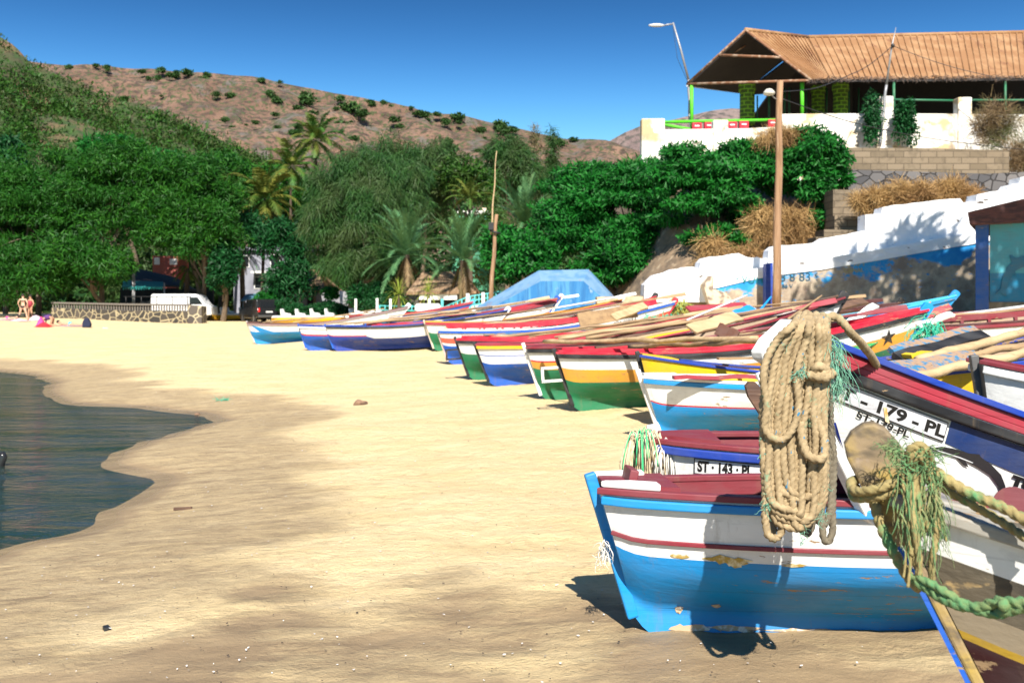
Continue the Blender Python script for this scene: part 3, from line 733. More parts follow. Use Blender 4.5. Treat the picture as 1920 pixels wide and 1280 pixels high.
m.prism([Vector((pp.x + .055*math.cos(a), EB.pt(.9,1,-1,.037).y*0 + pp.y, pp.z + .05*math.sin(a))) for a in [i*PI/9 for i in range(18)]], (0, -.004, 0)); m.build('painted_disc', paint((.20,.04,.05), .3), EB.root)

# ================================================================ ROPES
def rope_mat(name, c, c2, fleck, famt=.5, fleck2=None):
    n = NT(name); k = n.mix(n.rng(n.noise(26, (1,1,1), 5, .7), .38, .66), c, c2)
    k = n.mix(n.rng(n.noise(5.5, (1,1,1), 5, .75), .60 - .06*famt, .70 - .06*famt, 0, .85), k, fleck)
    if fleck2: k = n.mix(n.rng(n.noise(48, (1,1,.4), 2, .5), .70, .73), k, fleck2)
    n.col(k); n.rough(.9); n.bump(n.noise(160, (1,1,1), 3), .5, .004); return n.m
M_rope = rope_mat('tan_rope', (.40,.30,.17), (.25,.18,.095), (.10,.42,.27), .25, (.03,.17,.30))
M_ropeg = rope_mat('green_rope', (.33,.265,.11), (.22,.165,.065), (.06,.25,.10), .9)
M_ropedark = rope_mat('dark_rope', (.19,.16,.11), (.12,.10,.07), (.10,.2,.15), .2)
M_turq = rope_mat('turquoise_twine', (.10,.32,.22), (.22,.42,.30), (.34,.30,.17), .9)
M_frayg = rope_mat('frayed_green', (.075,.21,.085), (.19,.235,.09), (.30,.24,.11), 1.0)
def smooth(pts, step):
    pts = [Vector(p) for p in pts]; out = []
    for i in range(len(pts) - 1):
        p0 = pts[max(i-1,0)]; p1 = pts[i]; p2 = pts[i+1]; p3 = pts[min(i+2, len(pts)-1)]
        n = max(1, int((p2-p1).length / step))
        for k in range(n):
            t = k / n; t2 = t*t; t3 = t2*t
            out.append(.5*((2*p1) + (p2-p0)*t + (2*p0-5*p1+4*p2-p3)*t2 + (3*p1-p0-3*p2+p3)*t3))
    out.append(pts[-1]); return out
def rope(m, pts, r, step=.008, n=12, twist=80, wob=.004, seed=0):
    q = smooth(pts, step); q = [p + mn.noise_vector(p * 7 + Vector((seed, 0, 0))) * wob * 2 for p in q]
    m.tube(q, r, n, lobes=3, twist=twist)
def fray(m, c, n, L, spread, down=1.0, r=.0014, rr=None, curl=.3, aim=Vector((0,0,-1))):
    rr = rr or random.Random(3)
    for i in range(n):
        p = Vector(c) + Vector([rr.uniform(-1,1) * s for s in spread]); q = [p.copy()]
        v = Vector([rr.uniform(-1,1) for _ in range(3)]).normalized() * curl * 2 + aim * down * .6; l = L * rr.uniform(.4, 1) / 7
        for k in range(7):
            v = (v * .8 + Vector([rr.uniform(-1,1) for _ in range(3)]) * curl + aim * down * .35); q.append(q[-1] + v.normalized() * l)
        m.tube(q, [r * (1 - .6*k/7) for k in range(8)], 3, sm=False)

coil = thing('rope_coil', 'thick coil of tan rope hanging in long loops from the white dolphin boat bow', 'rope', P(1490, 800, 4.2))
rr = random.Random(11); m = MB()
D0 = 4.13
legs = []
for k in range(19):
    f = k / 18
    xl = 1431 + 57 * ((k * 7) % 19) / 18; xr = 1492 + 57 * ((k * 5 + 3) % 19) / 18
    legs.append((xl, xr, 935 + rr.uniform(-10, 58)))
legs[0] = (1434, 1470, 1012); legs[1] = (1433, 1494, 826); legs[2] = (1462, 1490, 985)
for k, (xl, xr, yb) in enumerate(legs):
    dl = D0 - .02 - .045 * rr.random(); dr = D0 - .02 - .045 * rr.random()
    tl = 1497 + (xl - 1432) * .5; tr = 1515 + (xr - 1494) * .62
    if k == 1: dl = dr = D0 - .085
    j = lambda a: rr.uniform(-a, a)
    h = yb - 600
    pts = [P(tl+4, 612+j(4), 4.52), P(tl+2, 600, D0+.2), P(tl, 596+j(5), D0+.08), P(tl-3-(tl-xl)*.15, 615, dl-.01), P(tl-(tl-xl)*.6+j(4), 600+h*.18, dl), P(xl+j(4), 600+h*.42, dl), P(xl+j(5), 600+h*.70, dl), P(xl+3, yb-26, dl),
           P(xl*.7+xr*.3, yb-5, dl-.005), P(xl*.35+xr*.65, yb-3, dr), P(xr-3, yb-28, dr), P(xr+j(4), 600+h*.68, dr), P(xr+j(4), 600+h*.40, dr), P(tr+(xr-tr)*.3+j(4), 600+h*.16, dr), P(tr, 612, dr-.01), P(tr, 596+j(5), D0+.08), P(tr+2, 600, D0+.2), P(tr+2, 612, 4.52)]
    rope(m, pts, .0148, seed=k, wob=.005)
m.build('looped_strands', M_rope, coil, world=True)
m = MB()     # back strands, darker, hanging behind
for k, (xl, xr, yb) in enumerate([(1540,1560,1015),(1446,1466,1000),(1530,1556,985),(1500,1524,998)]):
    rope(m, [P(1535,650,4.30), P(xl,760,4.28), P(xl,900,4.28), P(xl,yb-25,4.27), P((xl+xr)/2,yb,4.27), P(xr,yb-25,4.27), P(xr+2,880,4.28), P(xr-4,760,4.29), P(1548,660,4.32)], .014, seed=30+k)
m.build('back_strands', M_ropedark, coil, world=True)
m = MB()     # knot and crossing turns
kc = [(1515,700),(1538,704),(1550,694),(1536,686),(1528,696),(1545,708),(1564,698)]
rope(m, [P(a, b, D0 - .075 - .02*(i % 2)) for i, (a, b) in enumerate(kc)], .018, seed=50)
m.build('knot', M_rope, coil, world=True); m = MB()
rope(m, [P(1500,790,D0-.07), P(1512,850,D0-.09), P(1540,860,D0-.10), P(1545,820,D0-.08), P(1530,780,D0-.06)], .017, seed=52)
m.build('side_loop', M_rope, coil, world=True)
m = MB(); q = P(1500, 700, D0 - .10)
fray(m, q, 40, .045, (.018,.018,.018), .3, .0018, rr, .9)
fray(m, P(1566, 660, D0-.02), 60, .24, (.018,.02,.05), 1.0, .0018, rr, .5); fray(m, P(1570, 710, D0-.03), 50, .16, (.012,.015,.04), 1.0, .0018, rr, .5)
fray(m, P(1552, 640, D0-.03), 60, .16, (.02,.02,.03), .8, .002, rr, .5)
m.build('frayed_end', M_turq, coil, world=True)
for (a, b, c) in [(1430,840,.05),(1540,860,.08),(1436,940,.10),(1540,960,.10),(1505,1000,.08),(1490,790,.06),(1438,935,.07),(1478,640,.10),(1502,660,.07),(1470,720,.05),(1548,905,.08)]:
    m = MB(); fray(m, P(a, b, D0 - .06), 26, c*.55, (.012,.010,.04), .5, .0014, rr, .8); m.build('frayed_end', M_turq, coil, world=True)
m = MB(); rope(m, [P(1545,600,D0+.1), P(1568,596,D0+.08), P(1595,622,4.22), P(1625,658,4.40), P(1646,690,4.62), P(1655,720,4.9)], .0165, seed=60)
m.build('tail', M_rope, coil, world=True)
# loop of rope that lies round the stem under the head
m = MB(); rope(m, [P(1436,655,4.36), P(1440,690,4.30), P(1462,706,4.26), P(1482,690,4.28), P(1484,665,4.34)], .015, seed=70); m.build('stem_turn', M_ropedark, coil, world=True)

# rope round the grey boat's stem
er = thing('mooring_rope', 'green and tan rope knotted round the stem head of the weathered grey boat', 'rope', P(1700, 950, 2.5))
m = MB()
D1 = 2.50
rope(m, [P(1606,900,2.66), P(1598,908,2.60), P(1605,920,2.55), P(1640,916,D1), P(1690,896,D1-.01), P(1722,880,D1-.02), P(1735,876,D1+.02)], .0115, .006, twist=95)
rope(m, [P(1606,912,2.66), P(1600,924,2.60), P(1610,935,2.56), P(1650,930,D1+.01), P(1700,905,D1), P(1735,890,D1+.02)], .0105, .006, twist=95, seed=2)
for i in range(7):
    a = i * .9; cxk, cyk = 1722 + 10*math.cos(a), 866 + 12*math.sin(a)
    rope(m, [P(cxk-16,cyk+22,D1), P(cxk-10,cyk-12,D1-.03), P(cxk,cyk-22,D1-.04), P(cxk+12,cyk-8,D1-.03), P(cxk+14,cyk+26,D1)], .0085, .006, seed=5+i)
rope(m, [P(1735,872,D1), P(1770,895,D1-.02), P(1820,925,D1-.06), P(1880,955,D1-.12), P(1960,1000,D1-.2)], .0125, .006, seed=20)
rope(m, [P(1738,880,D1+.01), P(1775,915,D1), P(1830,950,D1-.04), P(1890,985,D1-.1), P(1960,1030,D1-.2)], .0105, .006, seed=21)
rope(m, [P(1636,930,2.60), P(1650,980,2.56), P(1680,1040,2.53), P(1705,1085,2.50), P(1722,1100,2.46)], .013, .006, seed=22)
m.build('turns', M_ropeg, er, world=True)
m = MB()
rope(m, [P(1715,1085,2.46), P(1745,1105,2.42), P(1790,1130,2.36), P(1840,1142,2.31), P(1880,1132,2.27), P(1930,1138,2.22), P(1990,1150,2.16)], .0125, .006, seed=23)
rope(m, [P(1705,1080,2.47), P(1740,1092,2.42), P(1800,1128,2.35), P(1850,1146,2.30), P(1895,1140,2.25), P(1950,1130,2.2)], .010, .006, seed=24)
m.ball(P(1882,1134,2.25), (.016,.013,.015)); m.jitter(.004, 60)
m.build('lower_turn', M_frayg, er, world=True)
m = MB()
for i in range(9):
    a = 1692 + i*8.5; y1 = 990 + rr.uniform(-20, 130)
    rope(m, [P(a+rr.uniform(-6,6),875,D1-.02), P(a,930,D1-.05), P(a+rr.uniform(-12,12),(930+y1)/2,D1-.05), P(a+rr.uniform(-14,14),y1,D1-.05)], rr.choice([.003,.004,.0065]), .008, 8, seed=40+i)
rope(m, [P(1742,880,D1-.03), P(1756,960,D1-.06), P(1750,1040,D1-.06), P(1748,1090,D1-.05)], .008, .006, seed=60)
rope(m, [P(1716,880,D1-.03), P(1712,960,D1-.06), P(1726,1050,D1-.06), P(1724,1100,D1-.05)], .008, .006, seed=61)
m.build('hanging_ends', M_ropeg, er, world=True)
m = MB(); fray(m, P(1712,862,D1-.03), 150, .075, (.055,.03,.03), .25, .0018, rr, .7); fray(m, P(1715,930,D1-.05), 90, .14, (.05,.02,.07), 1, .0020, rr, .3); fray(m, P(1752,940,D1-.05), 70, .15, (.02,.02,.08), 1, .0014, rr, .35)
fray(m, P(1668,840,D1), 40, .05, (.02,.02,.012), .2, .0012, rr, .8)
m.build('frayed_strands', M_frayg, er, world=True)

# cord bundle on the stern of the plate ST 143 boat
sb = thing('cord_bundle', 'bundle of thin cream and green cords hung over the ST 143 boat stern post', 'rope', P(1215, 880, 6.2))
M_cream = layered('cream_cord', (.66,.55,.38), [((.42,.30,.17), 20, .45, .65)], .9); M_gcord = plain('green_cord', (.06,.55,.22), .7); M_wcord = plain('white_cord', (.75,.73,.68), .8)
def arcs(m, n, cx0, w, top, bot, r, d=6.2):
    for i in range(n):
        a = rr.uniform(-1, 1); b = a + rr.uniform(.2, .9) * (1 if rr.random() < .5 else -1); b = max(-1.1, min(1.1, b))
        x0, x1 = cx0 + a*w*.45, cx0 + b*w*.45
        dd = d + rr.uniform(-.06, .06); t = top + rr.uniform(0, 22) + 8*abs(a); y1, y2 = bot + rr.uniform(-25, 12), bot + rr.uniform(-25, 12)
        q = smooth([P(x0 + a*w*.22, y1, dd-.04), P(x0 + a*w*.12, (y1+t)/2, dd-.03), P(x0*.8+x1*.2, t+5, dd), P((x0+x1)/2, t, dd+.01), P(x1*.8+x0*.2, t+6, dd), P(x1 + b*w*.12, (y2+t)/2, dd-.03), P(x1 + b*w*.22, y2, dd-.04)], .03)
        m.tube(q, r, 5)
m = MB(); arcs(m, 70, 1208, 62, 800, 888, .0034); m.build('cream_cord', M_cream, sb, world=True)
m = MB(); arcs(m, 34, 1247, 34, 814, 892, .0034); m.build('white_cord', M_wcord, sb, world=True)
m = MB(); arcs(m, 4, 1200, 46, 796, 882, .0034, 6.12); fray(m, P(1178,845,6.15), 4, .22, (.03,.02,.04), 1, .004, rr, .25); m.build('green_cord', M_gcord, sb, world=True)
m = MB(); fray(m, P(1132, 1022, 5.15), 30, .12, (.02,.02,.04), .8, .002, rr, .6); fray(m, P(1128,1046,5.2), 20, .08, (.03,.03,.01), .1, .002, rr, .9)
o = m.build('cord_tuft', M_wcord, None, world=True); setp(o, 'small frayed white and green cord tuft hanging behind the near boat stern', 'cord')

# ================================================================ VEGETATION HELPERS
NR = np.random.default_rng(5)
def unit(n):
    v = NR.normal(size=(n, 3)); return v / np.linalg.norm(v, axis=1, keepdims=True)
def cloud(cen, rad, per, leaf, droop=0., shell=.55, flat=0., ref=None, taper=.35):
    """leaf quads spread through ellipsoid clumps. droop>0 hangs the leaves, flat>0 lays them level"""
    cen = np.asarray(cen, float); rad = np.asarray(rad, float)
    N = len(cen); c = np.repeat(cen, per, 0); r = np.repeat(rad, per, 0); n = N * per
    d = unit(n); q = shell + (1 - shell) * NR.random((n, 1)) ** .5
    q = np.where(NR.random((n, 1)) < .25, NR.random((n, 1)), q)
    p = c + d * r * q
    a = unit(n) + d * .7; a[:, 2] -= droop; a /= np.linalg.norm(a, axis=1, keepdims=True)
    nn = unit(n) + d * .8 + np.array([0, -.25, .55]) + np.array([0, 0, flat]); b = np.cross(nn, a); b /= np.linalg.norm(b, axis=1, keepdims=True) + 1e-9
    s = NR.uniform(.6, 1.35, (n, 1)); l = leaf[0] * s; w = leaf[1] * s
    e = p + a * l
    return np.stack([p - b*w*.5, p + b*w*.5, e + b*w*.5*taper, e - b*w*.5*taper], 1)
def strips(paths, w):
    """thin ribbons along polylines (k,3) -> quads"""
    out = []
    for P_ in paths:
        P_ = np.asarray(P_, float)
        for i in range(len(P_) - 1):
            t = P_[i+1] - P_[i]; s = np.cross(t, [0.2, 1, .3]); s /= np.linalg.norm(s) + 1e-9
            out.append([P_[i]-s*w/2, P_[i]+s*w/2, P_[i+1]+s*w/2, P_[i+1]-s*w/2])
    return np.array(out)
M_bark = layered('bark', (.12,.085,.06), [((.22,.17,.12), 9, .45, .65, (2,2,.4))], .9, (14,.7,.03,(2,2,.3)))
M_palmbark = layered('palm_bark', (.10,.07,.045), [((.05,.035,.025), 9, .45, .6, (1,1,4))], .9, (10,.7,.03,(1,1,5)))
F_acacia = foliage_mat('feathery_leaves', (.004,.045,.005), (.036,.155,.009), (.014,.085,.006))
F_emerald = foliage_mat('emerald_leaves', (.003,.045,.008), (.020,.20,.020), (.010,.14,.012))
F_dark = foliage_mat('dark_leaves', (.004,.040,.010), (.012,.10,.022))
F_casu = foliage_mat('casuarina_needles', (.012,.055,.012), (.045,.125,.024), (.055,.085,.025))
F_olive = foliage_mat('olive_scrub', (.012,.058,.006), (.042,.13,.011), (.050,.065,.016))
F_hill = foliage_mat('scrub_leaves', (.030,.075,.018), (.06,.13,.03))
F_palm = foliage_mat('palm_leaf', (.030,.11,.018), (.075,.19,.03), (.16,.17,.03))
F_yellowpalm = foliage_mat('yellowing_palm_leaf', (.07,.11,.016), (.20,.18,.028), (.04,.11,.016))
F_date = foliage_mat('date_palm_leaf', (.045,.15,.06), (.13,.27,.11), (.10,.18,.05))
F_dry = foliage_mat('dry_twigs', (.36,.22,.09), (.55,.36,.15), (.25,.14,.06), .15)
F_yucca = foliage_mat('yucca_leaf', (.16,.26,.03), (.40,.45,.08))
F_brown = foliage_mat('brown_thorn', (.14,.09,.05), (.26,.18,.09), (.05,.09,.02), .1)

def leafy_tree(name, label, base, blobs, mat, per=230, leaf=(.30,.12), nclump=60, clump=(1.3,.75), droop=.2, group=None, cat='tree', trunk_r=.25, bark=None, stems=1, shell=.55, flat=0.):
    """blobs: [(centre xyz, radii xyz)]: clumps ride on their surfaces, limbs run to the clumps"""
    base = Vector(base); root = thing(name, label, cat, base, None, group)
    cen = []; rad = []; tot = sum(b[1][0] * b[1][2] for b in blobs)
    for c, r in blobs:
        k = max(6, int(nclump * r[0] * r[2] / tot)); d = unit(k); d[:, 2] = np.where(d[:, 2] < -.55, -d[:, 2], d[:, 2]); d[:, 1] = np.where(NR.random(k) < .35, -np.abs(d[:, 1]), d[:, 1])
        q = NR.uniform(.55, 1.02, (k, 1)); cen.append(np.array(c) + d * np.array(r) * q); s = NR.uniform(.6, 1.3, (k, 1)); rad.append(s * np.array([[clump[0], clump[0], clump[1]]]))
    cen = np.concatenate(cen); rad = np.concatenate(rad)
    if flat > .1: rad[:, 2] *= .62; rad[:, :2] *= 1.12
    V = cloud(cen, rad, per, leaf, droop, shell, flat)
    quads_obj('crown', V - np.array(base), mat, root)
    m = MB(); rr = random.Random(int(base.x * 10))
    for s in range(stems):
        b0 = base + Vector((rr.uniform(-.4, .4), rr.uniform(-.3, .3), 0)) * (stems > 1)
        mid = Vector(blobs[s % len(blobs)][0]); top = b0.lerp(mid, .8)
        pts = [b0, b0.lerp(top, .35) + Vector((rr.uniform(-.3,.3), 0, 0)), b0.lerp(top, .7) + Vector((rr.uniform(-.3,.3), 0, 0)), top]
        m.tube(smooth(pts, .4), [trunk_r * (1 - .6*i/ max(1, len(smooth(pts,.4))-1)) for i in range(len(smooth(pts,.4)))], 8)
        for k in range(9):
            e = Vector(cen[rr.randrange(len(cen))]); st = b0.lerp(top, rr.uniform(.45, 1)); md = st.lerp(e, .5) + Vector((0, 0, .3))
            q = smooth([st, md, e], .5); m.tube(q, [trunk_r * .35 * (1 - .75*i/(len(q)-1)) for i in range(len(q))], 5)
    m.build('trunk', bark or M_bark, root, world=True)
    return root

def palm(name, label, base, top, nfr=22, L=3.2, mat=F_palm, up=(.95, -.5), ll=.55, nl=30, trunk=.17, dead=0, group=None, stiff=.0, wid=.11, cat='palm tree'):
    base, top = Vector(base), Vector(top); root = thing(name, label, cat, base, None, group)
    m = MB(); q = smooth([base, base.lerp(top, .4) + Vector(((top.x-base.x)*.12, 0, 0)), top], .25)
    m.tube(q, [trunk * (1.25 - .45*i/(len(q)-1)) * (1 + .06*(i % 2)) for i in range(len(q))], 9); m.build('trunk', M_palmbark, root, world=True)
    def fronds(n, e0, e1, LL, grav):
        Q = []
        for i in range(n):
            az = 2*PI*(i*.381966) + NR.uniform(-.2, .2); el = e0 + (e1 - e0) * (i / max(1, n-1)) + NR.uniform(-.12, .12)
            d = np.array([math.cos(az)*math.cos(el), math.sin(az)*math.cos(el), math.sin(el)]); p = np.array(top) + d * .12; K = 14; ln = LL * NR.uniform(.85, 1.1)
            pts = [p]; dd = d.copy()
            for k in range(K):
                dd = dd + np.array([0, 0, -grav * (k / K) * 2.0 / K * 3]); dd /= np.linalg.norm(dd); pts.append(pts[-1] + dd * ln / K)
            pts = np.array(pts)
            side = np.cross(pts[-1] - pts[0], [0, 0, 1.]); side /= np.linalg.norm(side) + 1e-9
            for k in range(K):
                t = pts[k+1] - pts[k]; u = np.cross(side, t); u /= np.linalg.norm(u) + 1e-9
                Q.append([pts[k] - side*.02, pts[k] + side*.02, pts[k+1] + side*.015, pts[k+1] - side*.015])
                if k < 1: continue
                for j in range(max(1, nl // K)):
                    f = (j + NR.random()) / max(1, nl // K); o = pts[k] * (1-f) + pts[k+1] * f; s = (k + f) / K
                    lw = ll * (math.sin(PI * min(1, s * .93 + .07)) ** .6 + .08) * LL / 3.2
                    for sg in (-1, 1):
                        v = side * sg * .8 + (t / np.linalg.norm(t)) * (.75 + stiff) + u * (.35 if stiff else .05) + np.array([0, 0, -.45 + .5*stiff]) + NR.normal(size=3) * .10
                        v /= np.linalg.norm(v); e = o + v * lw; wv = t / np.linalg.norm(t) * wid * .5
                        Q.append([o - wv, o + wv, e + wv*.25, e - wv*.25])
        return np.array(Q)
    quads_obj('crown', fronds(nfr, up[0], up[1], L, .55 if not stiff else .33) - np.array(base), mat, root)
    if dead: quads_obj('dead_fronds', fronds(dead, -.9, -1.35, L * .75, .2) - np.array(base), F_brown, root)
    return root

def pxd(px, d): return (px - CX) / F * d
def blob(px, py, d, rx, rz=None, ry=None):
    """crown lobe centred at a photo position, radii given in photo pixels at distance d"""
    p = P(px, py, d); k = d / F; rz = rz or rx
    return ((p.x, p.y, p.z), (rx*k, (ry or rx*.8)*k, rz*k))

# ================================================================ HILLS
def ip(x, tab): return float(np.interp(x, [a for a, b in tab], [b for a, b in tab]))
SKY1 = [(-700,40),(-200,100),(60,113),(150,121),(250,126),(420,140),(500,150),(560,160),(640,176),(700,190),(780,203),(850,215),(930,230),(1000,246),(1060,258),(1130,266),(1200,285),(1300,330),(1500,420),(1700,520)]
SKY2 = [(1000,330),(1130,272),(1170,250),(1200,238),(1250,228),(1290,220),(1340,208),(1380,204),(1410,212),(1440,228),(1500,240),(1600,250),(1800,262),(2100,300)]
SKY3 = [(-900,-60),(-300,30),(-80,52),(0,70),(30,88),(48,108),(62,122),(120,146),(200,182),(270,200),(330,221),(420,264),(500,300),(560,335),(640,370),(760,420),(900,470),(1100,540)]
def hill(name, sky, d0, d1, base_py, x0, x1, mat, amp, sc, nx=170, ny=60, back=60):
    vs = []; fs = []
    for i in range(nx + 1):
        px = x0 + (x1 - x0) * i / nx; s0 = ip(px, sky)
        for j in range(ny + 2):
            if j == 0: p = P(px, s0, d0); p = p + Vector((0, back, -25))
            else:
                s = (j - 1) / ny; d = d0 + (d1 - d0) * s; py = s0 + (base_py - s0) * s ** .85; p = P(px, py, d)
                e = min(1, s * 12 + .15); q = p * sc
                p.z += amp * e * (mn.fractal(q, 1.0, 2.0, 5) * .8 + .35 * abs(mn.noise(q * 3.1)))
                p.y += amp * mn.noise(q * 1.7)
            vs.append(p)
    k = ny + 2
    for i in range(nx):
        for j in range(ny + 1): fs.append((i*k+j, i*k+j+1, (i+1)*k+j+1, (i+1)*k+j))
    m = MB(); m.add(vs, fs, 0, False); o = m.build(name, mat); o['kind'] = 'structure'; return o
M_hill = layered('hill_earth', (.15,.085,.056), [((.22,.13,.088), .035, .42, .62), ((.065,.042,.03), .22, .48, .60, (1,1,2)), ((.12,.105,.09), .09, .56, .66), ((.055,.07,.025), .5, .52, .60)], .95, (.5,1,2.5))
M_hillfar = layered('far_hill_earth', (.17,.12,.11), [((.23,.17,.15), .03, .42, .62), ((.08,.07,.06), .18, .50, .62)], .95, (.4,1,2.5))
h1 = hill('hill', SKY1, 470, 150, 520, -700, 1700, M_hill, 9, .028)
h2 = hill('far_hill', SKY2, 720, 520, 420, 980, 2200, M_hillfar, 10, .012, 90, 30)
M_hill3 = layered('hill_earth_green', (.05,.05,.02), [((.15,.09,.05), .06, .52, .60), ((.03,.06,.012), .25, .42, .6)], .95, (.35,.9,1.2))
h3 = hill('near_hill', [(-2600,-60)] + SKY3, 260, 112, 560, -2400, 1100, M_hill3, 3.2, .035, 260)
# green scrub that covers the near slope as one mass
cen = []; rad = []
for _ in range(7000):
    px = NR.uniform(-250, 900); s0 = ip(px, SKY3); s = NR.random() ** 1.1; d = 260 + (112 - 260) * s; py = s0 + (560 - s0) * s ** .85
    if px < 75 and py < 130 and NR.random() < .6: continue
    if NR.random() < .5 and 60 < px < 160 and 230 < py < 300: continue
    p = P(px, py + 3, d); k = NR.uniform(1.1, 2.6) * (.8 + d / 300); cen.append(p); rad.append((k*1.15, k, k*.62))
V = cloud(cen, rad, 46, (.85, .36), .0, .6, .5)
o = quads_obj('hillside_scrub', V, F_olive); o['kind'] = 'stuff'; o['label'] = 'dense green scrub covering the slope behind the beach trees'
# single shrubs on the bare hill
shr = []
for v in range(3):
    c = unit(7) * .5; c[:, 2] = np.abs(c[:, 2]) * .6; shr.append(cloud(c, np.full((7, 3), .6) * [1, 1, .75], 45, (.34, .22), 0, .5, .4))
rh = random.Random(21); first = {}; known = [(490,152,9),(380,150,11),(388,140,8),(405,178,10),(432,180,10),(510,185,14),(575,190,18),(655,205,22),(560,205,12),(640,235,14),(680,215,15),(740,225,12),(550,255,16),(665,262,12),(820,215,9),(938,236,16),(860,222,16),(900,245,12),(720,190,9),(960,245,12),(1075,262,9),(865,262,9),(845,280,16),(800,235,12),(505,178,12),(318,142,8),(265,135,8),(200,127,8),(180,124,7),(575,180,14)]
spots = [(a, b, c) for a, b, c in known]
for _ in range(120):
    px = rh.uniform(100, 1180); s0 = ip(px, SKY1); spots.append((px, s0 + rh.random() ** 1.2 * (150 if px < 700 else 90), rh.uniform(3, 9) if rh.random() < .8 else rh.uniform(9, 14)))
for i, (px, py, r) in enumerate(spots):
    s0 = ip(px, SKY1); py = max(py, s0 + 1); s = max(0, ((py - s0) / (520 - s0))) ** (1 / .85); d = 470 - 320 * s; p = P(px, py, d - 4)
    k = r * d / F; v = i % 3
    if v not in first:
        o = quads_obj('hill_shrub', shr[v], F_hill); first[v] = o
    else: o = first[v].copy(); C.objects.link(o)
    o.location = p; o.scale = (k, k, k * .8); o.rotation_euler = (0, 0, rh.random() * 6)
    setp(o, 'dark green shrub growing on the bare brown hillside', 'shrub', 'shrubs dotted over the brown hill')
# mid-distance wood that closes the gaps between the beach trees
cen = []; rad = []
for _ in range(620):
    px = NR.uniform(-100, 1260); top = np.interp(px, [-100, 100, 420, 560, 700, 900, 1050, 1260], [330, 330, 330, 320, 300, 300, 320, 350]); py = top + NR.random() ** .8 * (592 - top); d = NR.uniform(96, 116)
    p = P(px, py, d); k = NR.uniform(1.0, 2.0); cen.append(p); rad.append((k*1.2, k, k*.8))
V = cloud(cen, rad, 110, (.55, .26), .2, .6, .2)
o = quads_obj('background_wood', V, F_casu); o['kind'] = 'stuff'; o['label'] = 'mass of mixed green trees behind the beach cafe'

# ================================================================ BEACH TREES
def gz(px, d): return (pxd(px, d), d, tz(pxd(px, d), d) - .1)
leafy_tree('acacia_tree', 'huge feathery green tree at the far left, shading the beach people', gz(60, 80), [blob(40,430,80,125,105), blob(-60,400,82,120,120), blob(90,330,81,80,60), blob(60,515,76,120,64), blob(-40,540,75,90,50)], F_acacia, 300, (.34,.085), 230, (1.35,.72), .35, stems=3)
leafy_tree('acacia_tree', 'broad feathery green tree hanging low over the balustrade wall', gz(200, 79), [blob(210,380,79,100,88), blob(165,505,75,85,60), blob(220,310,80,70,46)], F_acacia, 300, (.34,.085), 170, (1.3,.70), .35, stems=2)
leafy_tree('acacia_tree', 'rounded bright green tree over the parked van, right of the broad tree', gz(380, 82), [blob(350,370,80,88,76), blob(385,440,78,60,66), blob(300,425,78,60,66)], F_acacia, 300, (.34,.085), 140, (1.25,.70), .35, stems=2)
leafy_tree('creeper_tree', 'narrow dark creeper covered tree between the van and the black car', gz(418, 79), [blob(420,505,77.5,26,62)], F_dark, 300, (.22,.14), 26, (.7,.8), .4)
leafy_tree('dark_tree', 'almost black leafy tree at the left edge above the feathery trees', gz(10, 92), [blob(8,305,88,34,44)], F_dark, 260, (.5,.2), 22, (1.0,.8), .8)
leafy_tree('acacia_tree', 'small green tree top showing behind the broad feathery trees', gz(270, 92), [blob(215,285,88,70,22), blob(320,320,88,60,24)], F_emerald, 220, (.36,.13), 34, (1.3,.6), .2)
leafy_tree('casuarina_tree', 'big drooping grey green casuarina in the middle of the beach trees', gz(690, 72), [blob(690,440,72,108,98), blob(640,380,74,66,74), blob(745,375,74,66,80), blob(680,340,75,66,56), blob(685,510,70,95,48)], F_casu, 420, (.50,.045), 170, (.95,1.0), 1.5, stems=2, trunk_r=.3)
leafy_tree('casuarina_tree', 'tall casuarina standing behind the big one, feathery top against the hill', gz(800, 90), [blob(790,350,88,70,78), blob(830,300,88,26,40), blob(745,300,88,40,40)], F_casu, 300, (.55,.06), 56, (1.0,1.1), 1.4)
leafy_tree('casuarina_tree', 'dark casuarina with bushy top left of the two thin spires', gz(950, 92), [blob(960,330,90,62,62), blob(955,290,90,34,26)], F_casu, 300, (.5,.06), 50, (1.0,1.0), 1.2)
leafy_tree('spire_tree', 'thin sparse brownish spire tree on the skyline', gz(1003, 96), [blob(1003,270,94,7,38), blob(1003,320,94,14,40)], F_brown, 70, (.5,.05), 16, (.42,.9), .6)
leafy_tree('spire_tree', 'slender dark green spire tree right of the brownish spire', gz(1037, 96), [blob(1037,285,94,9,38), blob(1037,335,94,18,30)], F_casu, 150, (.5,.06), 20, (.5,.9), .8)
leafy_tree('green_tree', 'large emerald tree with spreading feathery boughs right of the blue ramp', gz(1160, 52), [blob(1150,420,52,118,112), blob(1080,430,52,70,80), blob(1210,480,50,85,72), blob(1190,350,53,95,48), blob(1100,350,53,64,40), blob(1180,500,50,80,50)], F_emerald, 330, (.26,.085), 260, (.9,.42), .15, stems=3, flat=.3)
leafy_tree('shrub', 'rounded green bush beside the thin wooden pole and the ramp', gz(985, 50), [blob(985,490,50,62,52), blob(940,470,51,50,36)], F_emerald, 260, (.20,.10), 60, (.6,.4), .1, cat='shrub', stems=2, trunk_r=.1)
leafy_tree('dark_tree', 'shadowy leafy tree in front of the white house, right of the yellowing palm', gz(535, 82), [blob(535,470,80,44,56), blob(552,530,79,34,36), blob(470,445,82,26,40)], F_dark, 240, (.36,.12), 44, (.9,.8), .6, trunk_r=.18)
leafy_tree('green_tree', 'light green tree filling the gap behind the date palms', gz(880, 84), [blob(870,350,84,60,50), blob(900,430,80,50,40)], F_olive, 220, (.32,.14), 36, (1.0,.6), .2)
